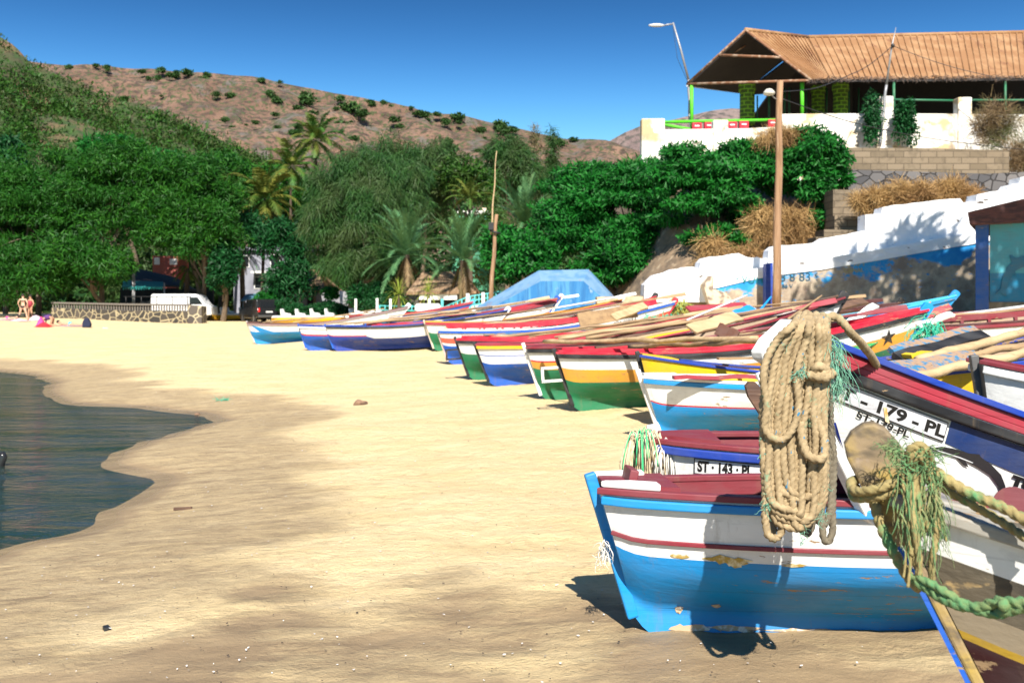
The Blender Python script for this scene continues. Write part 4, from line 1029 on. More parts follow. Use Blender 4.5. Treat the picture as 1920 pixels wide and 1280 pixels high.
leafy_tree('green_tree', 'bright green tree behind the coconut palms below the hill slope', gz(480, 96), [blob(440,330,100,90,34), blob(500,370,98,70,50)], F_acacia, 220, (.36,.14), 44, (1.3,.7), .2)

# palms
palm('coconut_palm', 'yellowing coconut palm with drooping fronds in front of the white house', gz(488, 84), P(497, 372, 84), 30, 3.5, F_yellowpalm, (1.35, -.85), .70, 44, .12, 8)
palm('coconut_palm', 'dark green coconut palm, tallest one against the brown hill', gz(600, 92), P(592, 262, 92), 30, 3.2, F_palm, (1.3, -.7), .6, 44, .11)
palm('coconut_palm', 'coconut palm with upright fronds left of the tallest palm', gz(545, 90), P(545, 312, 90), 26, 3.2, F_palm, (1.35, -.6), .6, 44, .11)
palm('coconut_palm', 'low coconut palm half hidden behind the feathery tree crown', gz(410, 90), P(425, 355, 90), 16, 2.8, F_palm, (1.2, -.4), .5, 30, .15)
palm('coconut_palm', 'small green palm between the casuarinas and the green house', gz(885, 78), P(880, 372, 80), 16, 2.4, F_palm, (1.3, .0), .45, 28, .14)
palm('date_palm', 'silvery green date palm with stiff fronds beside the emerald tree', gz(985, 64), P(985, 425, 64), 46, 3.3, F_date, (1.45, -.1), .42, 56, .24, 0, None, .35, .07)
palm('date_palm', 'spreading date palm over the thatched kiosk behind the ramp railing', gz(880, 62), P(868, 488, 62), 44, 3.4, F_date, (1.4, -.25), .40, 56, .24, 8, None, .35, .07)
palm('date_palm', 'date palm leaning out right of the big casuarina', gz(765, 66), P(762, 478, 66), 44, 3.6, F_date, (1.3, -.45), .42, 56, .24, 8, None, .3, .07)
palm('date_palm', 'shaded date palm with hanging fronds between creeper tree and coconut palm', gz(455, 86), P(452, 470, 84), 26, 2.6, F_date, (1.0, -.9), .42, 40, .2, 8, None, .25, .08)
palm('date_palm', 'hanging palm fronds over the dark cafe roof below the round tree', gz(340, 84), P(352, 505, 81), 18, 1.7, F_yellowpalm, (.6, -.9), .4, 30, .2)
palm('yucca', 'spiky yellow green yucca, left one of the two before the kiosk', gz(748, 60), P(748, 553, 60), 70, .95, F_yucca, (1.5, -.9), .10, 14, .10, 0, None, .9, .05, cat='yucca plant')
palm('yucca', 'spiky yucca in front of the white kiosk board, right one of two', gz(803, 59), P(803, 550, 59), 60, .85, F_yucca, (1.5, -.9), .10, 14, .09, 0, None, .9, .05, cat='yucca plant')

# cliff shrubs right
leafy_tree('cliff_shrub', 'dense emerald creeper bush hanging over the cliff left of the big pole', gz(1330, 47), [blob(1330,380,46,90,90), blob(1290,320,47,60,42), blob(1390,300,47,50,40), blob(1340,450,45,60,30)], F_emerald, 300, (.22,.09), 120, (.7,.34), .3, cat='shrub', stems=2, trunk_r=.12, flat=.2)
leafy_tree('cliff_shrub', 'dark green creeper bush draped over the cliff right of the big pole', gz(1520, 46), [blob(1530,330,45,56,80), blob(1500,285,46,60,34), blob(1545,420,44.5,28,30), blob(1440,330,46,50,50)], F_emerald, 300, (.22,.09), 105, (.62,.36), .5, cat='shrub', stems=2, trunk_r=.12)
def dry(label, blobs, n, mat=F_dry, leaf=(.55,.020), cl=(.36,.34), name='dry_creeper', droop=.8):
    base = Vector((blobs[0][0][0], blobs[0][0][1] + .3, blobs[0][0][2] - blobs[0][1][2]))
    cen = []; rad = []
    for c, r in blobs:
        for _ in range(n): d = unit(1)[0]; cen.append(np.array(c) + d * np.array(r) * NR.uniform(.3, 1)); rad.append(np.array([cl[0], cl[0], cl[1]]) * NR.uniform(.6, 1.2))
    o = quads_obj(name, cloud(cen, rad, 170, leaf, droop, .3), mat, None, tuple(base)); return setp(o, label, 'dry plant')
dry('matted straw coloured dead creeper hanging either side of the big pole', [blob(1430,425,44.2,34,52,12), blob(1490,425,44.2,34,44,12)], 26)
dry('brown dead twigs on top of the cliff bush against the white wall', [blob(1470,257,45.4,50,16,10)], 24)
dry('straw coloured dry grass under the emerald bushes near the white boulder wall', [blob(1340,475,43.6,34,34,12), blob(1400,485,43.4,50,18,8)], 18)
dry('heap of brown dried brush piled below the stone wall', [blob(1700,365,41,60,26,20), blob(1640,378,41,42,20,20), blob(1790,360,41.5,45,18,16)], 30, F_dry, (.38,.02), (.30,.26), 'brush_heap', .1)
dry('tangled brown thorn bush over the white wall at the right edge', [blob(1870,235,52,46,36,14), blob(1915,285,50,40,50,14)], 26, F_brown, (.5,.02), (.7,.6), 'thorn_bush', .1)
dry('green vine trailing from the white wall left of the square pillar', [blob(1632,225,53.6,18,36,6)], 14, F_dark, (.16,.09), (.35,.8), 'trailing_vine', .9)
dry('green vine trailing from the white wall right of the square pillar', [blob(1696,230,53.6,22,38,6)], 16, F_dark, (.16,.09), (.35,.8), 'trailing_vine', .9)
# tree outside the frame on the right: shades the hut and the end of the blue wall
leafy_tree('shade_tree', 'tall leafy tree standing outside the picture to the right, shading the blue hut', (15.2, 20.5, 1.0), [((13.6, 24.0, 12.4), (2.4, 2.6, 1.8)), ((14.6, 18.8, 12.4), (3.0, 3.2, 2.2))], F_dark, 170, (.34,.16), 60, (.9,.6), .2, stems=1)

# ================================================================ WALLS, CLIFF AND PAVILION (right)
def simple(name, label, cat, mb, mats, **kw):
    o = mb.build(name, mats, None, world=True, **kw); return setp(o, label, cat)
# rising ground behind the walls
m = MB(); nx, ny = 70, 34; vs = []
for i in range(nx + 1):
    x = 3 + 62 * i / nx
    for j in range(ny + 1):
        y = 38.2 + 40 * (j / ny) ** 1.3
        edge = min(1, max(0, (x - 4.5) / 4)); up = min(1, max(0, (y - 38.2) / 13)); up = up*up*(3-2*up)
        if y < 42.5: up = min(up, .16)
        z = 1.0 + edge * (7.0 * up + (2.9 if y > 55.2 else 0)) + (mn.noise(Vector((x*.5, y*.5, 0))) * .45) * (.3 + up)
        if j == ny: z = -2
        vs.append((x, y, z))
k = ny + 1; m.add(vs, [(i*k+j, (i+1)*k+j, (i+1)*k+j+1, i*k+j+1) for i in range(nx) for j in range(ny)], 0, True)
M_earth = layered('cliff_earth', (.26,.18,.11), [((.14,.10,.065), .9, .45, .62), ((.38,.29,.19), 2.2, .55, .68)], .95, (2.5,.8,.15))
o = m.build('hillside', M_earth); o['kind'] = 'structure'

def wall_strip(pts, dfun, bot, thick, m=None, mi=0, rough_=.0, step=14, rj=None):
    """wall whose front face follows a photo outline of its top edge; pts [(px,py)], bot(px)->py"""
    m = m or MB(); rj = rj or random.Random(3); cols = []
    for (a, b), (c, d) in zip(pts[:-1], pts[1:]):
        n = max(1, int(abs(c - a) / step))
        for k in range(n): cols.append((a + (c-a)*k/n, b + (d-b)*k/n))
    cols.append(pts[-1]); F_ = []; 
    for px, py in cols:
        D = dfun(px); t = P(px, py + rj.uniform(-1, 1) * rough_, D); bt = P(px, bot(px), D); col = []
        for q in range(5):
            p = t.lerp(bt, q / 4); 
            if rough_: p.y += rj.uniform(-1, 1) * rough_ * .02
            col.append(p)
        b0 = t + Vector((0, thick, rj.uniform(-1, 1) * rough_ * .01)); b1 = bt + Vector((0, thick, 0))
        F_.append(([b1, b0] + col + [bt + Vector((0,0,-.01))]))
    n = len(F_[0]); base = [p for c in F_ for p in c]
    m.add(base, [(i*n+j, i*n+j+1, (i+1)*n+j+1, (i+1)*n+j) for i in range(len(F_)-1) for j in range(n-1)], mi)
    m.face(F_[0], mi); m.face(F_[-1][::-1], mi); return m

def splash(name, base, spots, extra=None, rough=.85, bump=(3,.5,.03)):
    return layered(name, base, spots, rough, bump)
M_whitewash = splash('whitewash', (.78,.74,.66), [((.52,.39,.22), .55, .50, .62, (1,1,1.6)), ((.30,.24,.17), 1.3, .58, .68, (1,1,.5)), ((.80,.78,.74), 1.1, .53, .58)])
M_whiteparapet = splash('parapet_white', (.82,.82,.83), [((.12,.10,.09), 1.9, .675, .70, (1,1,2.2)), ((.55,.54,.55), .8, .60, .74)], bump=(2.2,.9,.08))
# white parapet climbing to the right
dpar = lambda px: 37.5 - (px - 1335) / 500 * 3.0
par = thing('parapet_wall', 'thick whitewashed parapet stepping up to the right behind the blue wall', 'wall', P(1330, 560, 37))
m = wall_strip([(1208,552),(1209,532),(1218,524),(1236,512),(1262,504),(1286,499),(1300,500),(1311,506),(1314,494),(1322,484),(1350,480),(1384,477),(1398,482),(1440,484)], dpar, lambda x: 566, 1.1, rough_=2.4, step=9)
m.build('rounded_end', M_whiteparapet, par, world=True)
m = wall_strip([(1440,484),(1442,468),(1452,461),(1492,458),(1535,454),(1548,447),(1580,441),(1622,433)], lambda x: dpar(x)-.15, lambda x: 575, .8, rough_=1.2, step=10); m.build('lower_step', M_whiteparapet, par, world=True)
m = wall_strip([(1622,433),(1623,402),(1652,401)], lambda x: dpar(x)-.20, lambda x: 560, .8, rough_=.6, step=10)
m = wall_strip([(1652,401),(1655,388),(1720,379),(1800,372),(1806,380),(1830,378)], lambda x: dpar(x)-.20, lambda x: 560, .8, m, rough_=1.0, step=10); m.build('middle_step', M_whiteparapet, par, world=True)
m = wall_strip([(1830,378),(1832,364),(1890,355),(1898,345),(1912,343),(1914,332),(2080,300)], lambda x: dpar(x)-.25, lambda x: 560, .8, rough_=1.0, step=12); m.build('upper_step', M_whiteparapet, par, world=True)
# blue retaining wall, worn to bare render below
dbl = lambda px: 36.9 - (px - 1335) / 500 * 3.0
n = NT('blue_wall_paint'); xyz = n.n('ShaderNodeSeparateXYZ'); n.l(n.coord(), xyz.inputs[0])
zz = n.mul(n.mul(xyz.outputs['Z'], .36), n.mul(xyz.outputs['X'], -.055), 'ADD')
f = n.rng(n.mul(n.mul(n.noise(.55, (1,1,1.4), 7, .68), 1.5), zz, 'ADD'), 1.27, 1.34)
blue = n.mix(n.rng(n.noise(1.2, (1,1,1), 6, .7), .4, .65), (.012,.24,.60), (.05,.36,.66))
bare = n.mix(n.rng(n.noise(1.8, (1,1,1), 6, .7), .42, .62), (.46,.38,.28), (.27,.20,.15))
bare = n.mix(n.rng(n.noise(2.8, (1,1,2), 5, .7), .60, .66), bare, (.03,.25,.52))
n.col(n.mix(f, bare, blue)); n.rough(.85); n.bump(n.noise(6, (1,1,1), 6), .4, .02); M_bluewall = n.m
bw = thing('blue_wall', 'long painted wall, blue above and worn bare below, behind the boats', 'wall', P(1580, 600, 35.4))
top = [(1338,522),(1400,507),(1455,497),(1540,486),(1640,470),(1740,452),(1835,436),(1905,424)]
m = wall_strip([(a, b + 18) for a, b in top], dbl, lambda x: 592 + (x-1335)*.05, .5, step=20); m.build('wall_face', M_bluewall, bw, world=True)
m = wall_strip([(a, b - 1) for a, b in top], lambda x: dbl(x) - .04, lambda x: ip(x, [(a, b + 19) for a, b in top]), .62, rough_=.5, step=14); m.build('coping', M_whiteparapet, bw, world=True)
m = MB(); m.prism([P(1436,494,35.7), P(1449,492,35.7), P(1449,590,35.7), P(1436,590,35.7)], (0,.4,0)); m.build('pole_shadow', paint(DBLUE, .2), bw, world=True)  # dark strip painting the big pole's shadow on the wall
def flat_text(txt, p, size, mat, parent, squeeze=1., name='lettering', mirror=False, yaw=0):
    vs, fs, w = text_shape(txt, size, .003, squeeze); m = MB(); sg = -1 if mirror else 1
    c, s_ = math.cos(yaw), math.sin(yaw)
    m.add([(p.x + sg*x*c, p.y + sg*x*s_, p.z + z) for x, z in vs], fs); return m.build(name, mat, parent, world=True)
M_graf = plain('graffiti_dark', (.02,.08,.13), .8); M_grafo = plain('graffiti_ochre', (.42,.36,.12), .8); M_grafg = plain('graffiti_teal', (.01,.20,.24), .8)
ya = -math.atan2(3.0, (500/1900)*35.4)
def gr(px, py, t, size, mt, mirror=False): flat_text(t, P(px, py, dbl(px) - .03), size, mt, bw, 1., 'graffiti', mirror, ya)
gr(1462, 527, '8 8 83 9W', .42, M_graf); gr(1466, 540, '86 V', .20, M_graf); gr(1446, 530, 'CHUV+', .38, M_grafg, True); gr(1440, 521, 'ABLUS', .22, M_grafg, True)
gr(1570, 499, 'NBL 95 95', .24, M_grafo); gr(1582, 510, 'CANAL', .20, M_grafo); gr(1630, 481, 'BEIRAS', .18, M_grafo); gr(1686, 474, '+10 1998', .16, M_grafo)
# rubble face at the left end of the blue wall
m = MB(); m.prism([P(1318,535,37.0), P(1330,520,37.0), P(1345,520,37.0), P(1378,570,36.6), P(1330,572,36.8)], (0, .8, 0)); m.jitter(.12, 1.5)
simple('rubble_block', 'broken beige rubble face at the left foot of the painted blue wall', 'wall end', m, layered('rubble', (.55,.45,.33), [((.20,.15,.11), 3, .5, .6)], .9, (5,.9,.05)))
m = MB(); m.prism([P(1120,556,38.5), P(1330,553,38.5), P(1330,600,38.5), P(1120,600,38.5)], (0,.6,0)); m.jitter(.05, 2)
simple('low_wall', 'low pale stone kerb wall between the ramp and the white parapet', 'low wall', m, layered('pale_stone', (.56,.44,.29), [((.36,.27,.18), 2, .45, .6)], .9, (5,.8,.04)))

# concrete block wall above, dry stone wall beneath
def brick(name, c1, c2, mortar, bw_, bh, ms=.015, off=(0,0,0), rotx=True):
    n = NT(name); mp = n.n('ShaderNodeMapping'); mp.inputs['Rotation'].default_value = (R(90) if rotx else 0, 0, 0)
    n.l(n.coord(), mp.inputs['Vector']); b = n.n('ShaderNodeTexBrick'); n.l(mp.outputs[0], b.inputs['Vector'])
    b.inputs['Color1'].default_value = (*c1, 1); b.inputs['Color2'].default_value = (*c2, 1); b.inputs['Mortar'].default_value = (*mortar, 1)
    b.inputs['Scale'].default_value = 1; b.inputs['Brick Width'].default_value = bw_; b.inputs['Row Height'].default_value = bh; b.inputs['Mortar Size'].default_value = ms
    n.col(n.mix(n.rng(n.noise(2.5, (1,1,1), 6, .7), .5, .7, 0, .7), b.outputs['Color'], tuple(x*.55 for x in c1))); n.rough(.9)
    n.bump(n.mul(b.outputs['Fac'], -1), .5, .02); return n.m
def stones(name, c1, c2, mortar, scale, width=.06, stretch=(1,1,1.3)):
    n = NT(name); mp = n.n('ShaderNodeMapping'); mp.inputs['Scale'].default_value = stretch; n.l(n.coord(), mp.inputs['Vector'])
    v = n.n('ShaderNodeTexVoronoi'); v.feature = 'DISTANCE_TO_EDGE'; v.inputs['Scale'].default_value = scale; n.l(mp.outputs[0], v.inputs['Vector'])
    v2 = n.n('ShaderNodeTexVoronoi'); v2.inputs['Scale'].default_value = scale; n.l(mp.outputs[0], v2.inputs['Vector'])
    sp = n.n('ShaderNodeSeparateColor'); n.l(v2.outputs['Color'], sp.inputs[0])
    k = n.mix(sp.outputs[0], c1, c2); e = n.rng(v.outputs['Distance'], width*.5, width, 0, 1)
    n.col(n.mix(e, mortar, k)); n.rough(.9); n.bump(e, .8, .04); return n.m
M_block = brick('concrete_block', (.15,.115,.075), (.22,.17,.115), (.10,.075,.05), .75, .28, .02)
m = MB(); m.prism([P(1590,277,46), P(1740,278,46), P(1892,282,46), P(1892,330,46), P(1590,325,46)], (0,.5,0))
simple('block_wall', 'bare concrete block wall below the pavilion, above the dark stones', 'wall', m, M_block)
m = MB(); m.prism([P(1590,318,45.8), P(1850,326,45.8), P(1925,322,45.8), P(1925,420,45.8), P(1590,420,45.8)], (0,.5,0))
simple('stone_wall', 'dark dry stone wall beneath the concrete block wall', 'wall', m, stones('dry_stone', (.055,.055,.062), (.15,.14,.14), (.02,.018,.018), 2.0))
st = thing('block_steps', 'grey concrete block pier with broken steps beside the brush heap', 'steps', P(1590, 450, 42))
for i, (a, b, c, d_) in enumerate([(1562,355,1611,408),(1565,404,1628,432),(1545,430,1640,446),(1530,444,1640,458)]):
    m = MB(); D = 42.6 - i*.5; m.prism([P(a,b,D), P(c,b+2,D), P(c,d_+26,D), P(a,d_+26,D)], (0,1.2,0)); m.build('step', M_block, st, world=True)

# whitewashed terrace wall
tw = thing('terrace_wall', 'stained whitewashed terrace wall with square pillars under the pavilion', 'wall', P(1560, 300, 54.5))
m = MB(); D = 54.5
m.prism([P(1243,243,D), P(1400,241,D), P(1452,238,D), P(1462,232,D), P(1463,214,D), P(1560,213,D), P(1700,213,D), P(1830,214,D), P(2080,216,D), P(2080,330,D), P(1243,350,D)], (0,.45,0)); m.build('wall_panel', M_whitewash, tw, world=True)
for a, b, c, d_ in [(1203,222,1247,350),(1338,225,1366,300),(1650,180,1676,290),(1797,182,1823,290)]:
    m = MB(); m.prism([P(a,b,D-.12), P(c,b,D-.12), P(c,d_,D-.12), P(a,d_,D-.12)], (0,.7,0)); m.build('pillar', M_whitewash, tw, world=True, bevel=.06)

# pavilion
M_roof = layered('roof_sheet', (.27,.135,.055), [((.35,.20,.095), .8, .45, .65), ((.20,.09,.04), 1.6, .58, .70, (1,.4,.4))], .7)
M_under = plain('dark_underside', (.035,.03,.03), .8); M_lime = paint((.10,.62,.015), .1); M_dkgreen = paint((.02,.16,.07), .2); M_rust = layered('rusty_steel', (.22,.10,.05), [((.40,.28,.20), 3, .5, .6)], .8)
pv = thing('pavilion', 'open sided pavilion with tan corrugated roof on green posts on the cliff', 'pavilion', P(1600, 240, 60))
A_, L_, R_ = P(1398,57,58), P(1288,158,60.5), P(1521,151,56.3); M_, V_, E1, E2, Bk = P(1515,71,64), P(1556,149,57.5), P(2090,58,66), P(2090,145,57.5), P(1392,172,67)
def sheet(m, pts, th=.08, mi=0): m.prism(pts, (0,0,-th), mi, 1); m.prism([p + Vector((0,0,-th-.01)) for p in pts], (0,0,-.06), 1, 1)
m = MB(); sheet(m, [A_, M_, V_, R_]); sheet(m, [M_, E1, E2, V_])
back = [M_ + Vector((0,0,-.02)), E1 + Vector((0,0,-.02)), E1 + Vector((0, 9, -4.2)), M_ + Vector((-2, 9, -4.2))]; sheet(m, back)
sheet(m, [A_ + Vector((0,0,-.02)), L_, Bk, M_ + Vector((0,0,-.04))])
sheet(m, [M_ + Vector((.1,.1,-.25)), Bk + Vector((0,.1,-.1)), P(1530,168,71)], .06)
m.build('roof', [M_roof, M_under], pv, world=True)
m = MB()
def ribs(a0, a1, b0, b1, n, w=.07):
    for i in range(n + 1):
        t = i / n; p, q = a0.lerp(a1, t), b0.lerp(b1, t); m.ribbon([p + Vector((0,0,.03)), q + Vector((0,0,.03))], w, .07)
ribs(A_, M_, R_, V_.lerp(R_, .0), 15); ribs(M_, E1, V_, E2, 46)
m.build('roof_ribs', M_roof, pv, world=True)
m = MB(); m.tube([A_ + Vector((0,0,.03)), M_ + Vector((0,0,.03))], .13, 6); m.tube([M_ + Vector((0,0,.03)), E1 + Vector((0,0,.03))], .13, 6); m.build('ridge_cap', M_roof, pv, world=True)
m = MB()
for a, b in ((L_, A_), (A_, R_), (L_, R_), (L_.lerp(A_, .55), A_.lerp(R_, .55))): m.tube([a, b], .075, 6)
m.tube([A_.lerp(R_,.1)+Vector((0,1.6,-.2)), L_.lerp(A_,.4)+Vector((0,1.2,-.1))], .05, 5); m.build('gable_truss', M_rust, pv, world=True)
m = MB(); m.ribbon([L_ + Vector((0,-.05,-.08)), Bk + Vector((0,0,-.05))], .1, .16); m.build('fascia', paint((.6,.6,.62), .1), pv, world=True)
for px, y0, y1, D_, mt, r in [(1297,158,242,60.4,M_lime,.11),(1504,150,222,57,M_lime,.11),(1442,165,225,64,M_dkgreen,.07),(1471,165,222,66,M_dkgreen,.07),(1480,165,222,68,M_dkgreen,.07),(1512,165,222,66,M_dkgreen,.06),(1550,165,222,66,M_dkgreen,.06),(1592,165,222,66,M_dkgreen,.06),(1610,165,222,67,M_dkgreen,.05),(1676,150,222,57.6,M_dkgreen,.08),(1885,148,222,57.6,M_dkgreen,.07),(1420,180,225,66,M_dkgreen,.05)]:
    m = MB(); m.tube([P(px,y1,D_), P(px,y0,D_)], r, 8); m.build('post', mt, pv, world=True)
M_gbrick = brick('green_column_brick', (.07,.13,.02), (.10,.18,.025), (.25,.52,.03), .42, .24, .03)
for px, D_, w in ((1401,62,28),(1576,62,27),(1534,66,24)):
    m = MB(); r = w/2/F*D_; c = P(px, 225, D_); m.lathe((c.x, c.y, c.z-.3), [(r*1.05,0),(r,.3),(r,2.0),(r*1.15,2.05),(r*1.15,2.5),(0,2.5)], 14, sm=False); m.build('column', M_gbrick, pv, world=True)
m = MB(); rr = random.Random(5); pth = [V_.lerp(E2, i/60) for i in range(61)]
for p in pth:
    for _ in range(15):
        a = p + Vector((rr.uniform(-.25,.25), rr.uniform(-.15,.1), rr.uniform(-.05,.14))); v = Vector((rr.uniform(-1,1), rr.uniform(-.6,.2), rr.uniform(-1.0,.35))).normalized() * rr.uniform(.12,.34); m.tube([a, a+v], [.02,.004], 3, sm=False, cap=False)
for p in [R_.lerp(V_, i/8) for i in range(9)]:
    for _ in range(16):
        a = p + Vector((rr.uniform(-.15,.15), rr.uniform(-.1,.1), 0)); v = Vector((rr.uniform(-1,1), rr.uniform(-.6,.2), rr.uniform(-.8,.3))).normalized() * .25; m.tube([a, a+v], [.02,.004], 3, sm=False, cap=False)
m.build('thatch_fringe', layered('thatch', (.16,.11,.085), [((.08,.055,.045), 4, .45, .6)], .95), pv, world=True)
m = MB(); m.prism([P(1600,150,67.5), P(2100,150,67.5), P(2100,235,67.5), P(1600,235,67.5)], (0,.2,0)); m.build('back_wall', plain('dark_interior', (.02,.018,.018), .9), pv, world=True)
for a, b in [((1245,229,56),(1460,225,56)), ((1245,234,56),(1300,244,56))]:
    m = MB(); m.tube([P(*a), P(*b)], .085, 6); m.build('railing', M_lime, pv, world=True)
for a, b in [((1676,187,55.4),(1797,189,55.4)), ((1823,188,55.4),(2060,188,55.4))]:
    m = MB(); m.tube([P(*a), P(*b)], .06, 6); m.build('railing', M_dkgreen, pv, world=True)
M_redp = paint((.55,.01,.03), .05)
for i, (px, py) in enumerate([(1306,238),(1329,237),(1372,236),(1394,235),(1448,232),(1468,231)]):
    ch = thing('crate', ['red crate, first at the left behind the lime railing', 'red crate, second from the left behind the lime railing', 'red crate just right of the small white pillar', 'red crate under the green brick column', 'red crate left of the big wooden pole top', 'red crate hidden partly by the big wooden pole'][i], 'crate', P(px, py + 8, 55.6))
    c = P(px, py, 55.6); m = MB(); m.box((c.x, c.y, c.z), (.52,.34,.42)); m.build('box', M_redp, ch, world=True, bevel=.02)
    m = MB(); m.box((c.x, c.y - .175, c.z + .03), (.26,.01,.07)); m.build('logo', paint(WHITE, 0), ch, world=True)

# hut at right edge
ht = thing('beach_hut', 'small blue painted hut with dark roof and dolphin mural at the right edge', 'hut', P(1900, 610, 27.6))
D = 27.6
def bx(a, b, c, d_, D_, th, mat, name, par, **k):
    q_ = P((a+c)/2, b, D_); m = MB(); m.prism([P(a,b,D_), P(c,b,D_), P(c,d_,D_), P(a,d_,D_)], ((a-CX)/F*th + (.12 if th > 1 and a > 1000 else 0) if a > 1000 else 0, th, 0)); return m.build(name, mat, par, world=True, **k)
M_hutblue = paint((.006,.075,.32), .1)
bx(1856, 418, 2150, 512, D, 4, paint((.06,.30,.38), .12), 'upper_wall', ht)
bx(1856, 512, 2150, 566, D + .01, 4, paint((.006,.17,.32), .12), 'lower_wall', ht)
bx(1850, 566, 2150, 625, D - .02, 4, layered('hut_base', (.17,.14,.10), [((.08,.09,.07), 1.6, .48, .6), ((.30,.26,.21), 2.4, .58, .68)], .9), 'base', ht)
bx(1829, 415, 1854, 625, D - .10, .5, M_hutblue, 'corner_post', ht)
m = MB(); a = P(1814, 398, D-.5); b = P(1922, 372, D-.5); c = P(2150, 330, D-.5)
m.prism([a, b, c, c + Vector((0,0,-.45)), P(1925, 415, D-.5), P(1818, 421, D-.5)], (2.6, 5, 0)); m.build('roof', layered('dark_roof', (.10,.035,.03), [((.05,.02,.02), 3, .45, .6, (1,1,4))], .8, (3,.6,.05,(.3,.3,5))), ht, world=True)
def flat_poly(pts, D_, mat, name, par, th=.006):
    m = MB(); m.prism([P(a, b, D_) for a, b in pts], (0, th, 0)); return m.build(name, mat, par, world=True)
flat_poly([(1960,470),(1930,476),(1906,484),(1897,478),(1893,479),(1897,492),(1888,502),(1880,520),(1877,540),(1866,552),(1876,549),(1888,556),(1885,544),(1893,526),(1900,514),(1905,518),(1904,508),(1915,502),(1930,498),(1936,515),(1941,496),(1960,494)], D - .02, paint((.015,.14,.24), .1), 'dolphin_mural', ht)

# ================================================================ POLES
def pole_thing(name, label, a, b, r0, r1, mat, cat='pole'):
    root = thing(name, label, cat, a); m = MB(); a, b = Vector(a), Vector(b)
    pts = [a.lerp(b, i/10) + Vector((.02*math.sin(i*1.3), 0, 0)) for i in range(11)]; m.tube(pts, [r0 + (r1-r0)*i/10 for i in range(11)], 12); m.build('shaft', mat, root, world=True); return root
M_pole = layered('pole_wood', (.34,.20,.11), [((.22,.12,.06), 2.5, .42, .62, (3,3,.25)), ((.50,.36,.24), 6, .6, .7, (3,3,.2))], .85, (12,.6,.02,(3,3,.15)))
bp = pole_thing('utility_pole', 'tall thick brown wooden pole standing before the blue wall', P(1455.5, 575, 34.6), P(1462.5, 152, 34.6), .148, .105, M_pole, 'utility pole')
M_steel = plain('grey_steel', (.35,.35,.36), .5, .4)
m = MB(); c = P(1442, 174, 34.4); m.tube([P(1460,190,34.6), P(1450,182,34.5), P(1446,176,34.4)], .02, 6); m.build('lamp_arm', M_steel, bp, world=True)
m = MB(); m.lathe((c.x, c.y, c.z), [(0,.13),(.10,.12),(.19,.02),(.20,-.03),(.16,-.08),(0,-.09)], 16); m.build('lamp_head', plain('lamp_white', (.6,.58,.5), .4), bp, world=True)
sl = pole_thing('street_lamp', 'leaning street lamp with white head beside the pavilion gable', P(1294, 250, 62), P(1291, 150, 62), .075, .075, M_steel, 'street lamp')
m = MB(); m.tube([P(1291,150,62), P(1277,95,62), P(1262,43,62)], [.075,.065,.055], 8); m.tube([P(1262,45,62), P(1244,48,61.9)], .05, 6); m.build('arm', M_steel, sl, world=True)
m = MB(); c = P(1231, 48, 61.8); m.ball(c, (.52,.16,.11)); m.build('lamp_head', plain('lamp_white', (.7,.7,.7), .3), sl, world=True)
m = MB(); m.tube([P(1262,52,61.9), P(1270,110,61.9), P(1290,155,61.9)], .015, 4); m.build('cable', M_black, sl, world=True)
ap = pole_thing('antenna_pole', 'thin bent grey pipe mast rising from the terrace wall in front of the roof', P(1649, 275, 53.8), P(1662, 160, 53.8), .09, .07, M_steel, 'mast')
m = MB(); m.tube([P(1662,160,53.8), P(1672,88,53.8), P(1680,52,53.8)], [.06,.045,.015], 8); m.build('upper_pipe', M_steel, ap, world=True)
m = MB(); m.ball(P(1674,86,53.7), .11); m.build('insulator', M_black, ap, world=True)
def wire(label, pts, r=.018):
    m = MB(); m.tube(smooth([P(*p) for p in pts], .6), r, 4); simple('cable', label, 'cable', m, M_black)
wire('black cable drooping from the mast over the pavilion roof to the right', [(1674,86,53.7),(1730,108,53.5),(1800,130,53),(1900,152,52)])
wire('black cable sagging left from the mast to the big wooden pole', [(1674,86,53.7),(1630,122,50),(1590,142,46),(1530,165,40),(1465,172,34.7)])
wire('thin cable sloping across the terrace wall to the right edge', [(1468,186,34.6),(1600,230,38),(1760,262,41),(1960,285,44)])
pp = pole_thing('utility_pole', 'short weathered wooden pole by the round bush left of the ramp', P(918, 590, 49), P(931, 402, 49), .115, .085, M_pole, 'utility pole')
m = MB(); c = P(921,424,48.8); m.box(c, (.25,.2,.35)); m.build('junction_box', M_black, pp, world=True); m = MB(); m.tube([P(918,432,48.8), P(938,438,48.8)], .05, 6); m.build('bracket', M_black, pp, world=True)
pole_thing('antenna_pole', 'thin tan cane mast rising high beside the short wooden pole', P(921, 440, 49.2), P(931, 283, 49.2), .05, .02, M_woodpale, 'mast')

# ================================================================ BLUE RAMP
M_ramp = layered('ramp_blue', (.022,.15,.37), [((.07,.25,.46), 1.2, .42, .66, (2.5,1,.25)), ((.015,.11,.30), 2.2, .5, .7, (2.5,1,.3)), ((.26,.36,.46), 4, .66, .74, (1.5,1,.5))], .85)
M_ramptop = layered('ramp_top', (.15,.27,.40), [((.08,.20,.37), 1.5, .45, .62), ((.24,.19,.20), 1.1, .62, .7)], .85)
rp = thing('ramp', 'pale blue trapezoid ramp wall with whitish sloping top behind the boats', 'ramp', P(1020, 600, 44))
inn = [(868,606),(1014,527),(1094,527),(1182,606)]; out = [(846,600),(1006,510),(1022,504),(1102,504),(1112,510),(1190,600)]
I = [P(a, b, 43.4) for a, b in inn]; O = [P(846,603,44.6), P(1010,507,44.6), P(1104,505,44.6), P(1196,603,44.6)]; Bk2 = [p + Vector((0, 2.4, 0)) for p in O]
m = MB(); m.face(I); m.build('front_wall', M_ramp, rp, world=True)
m = MB()
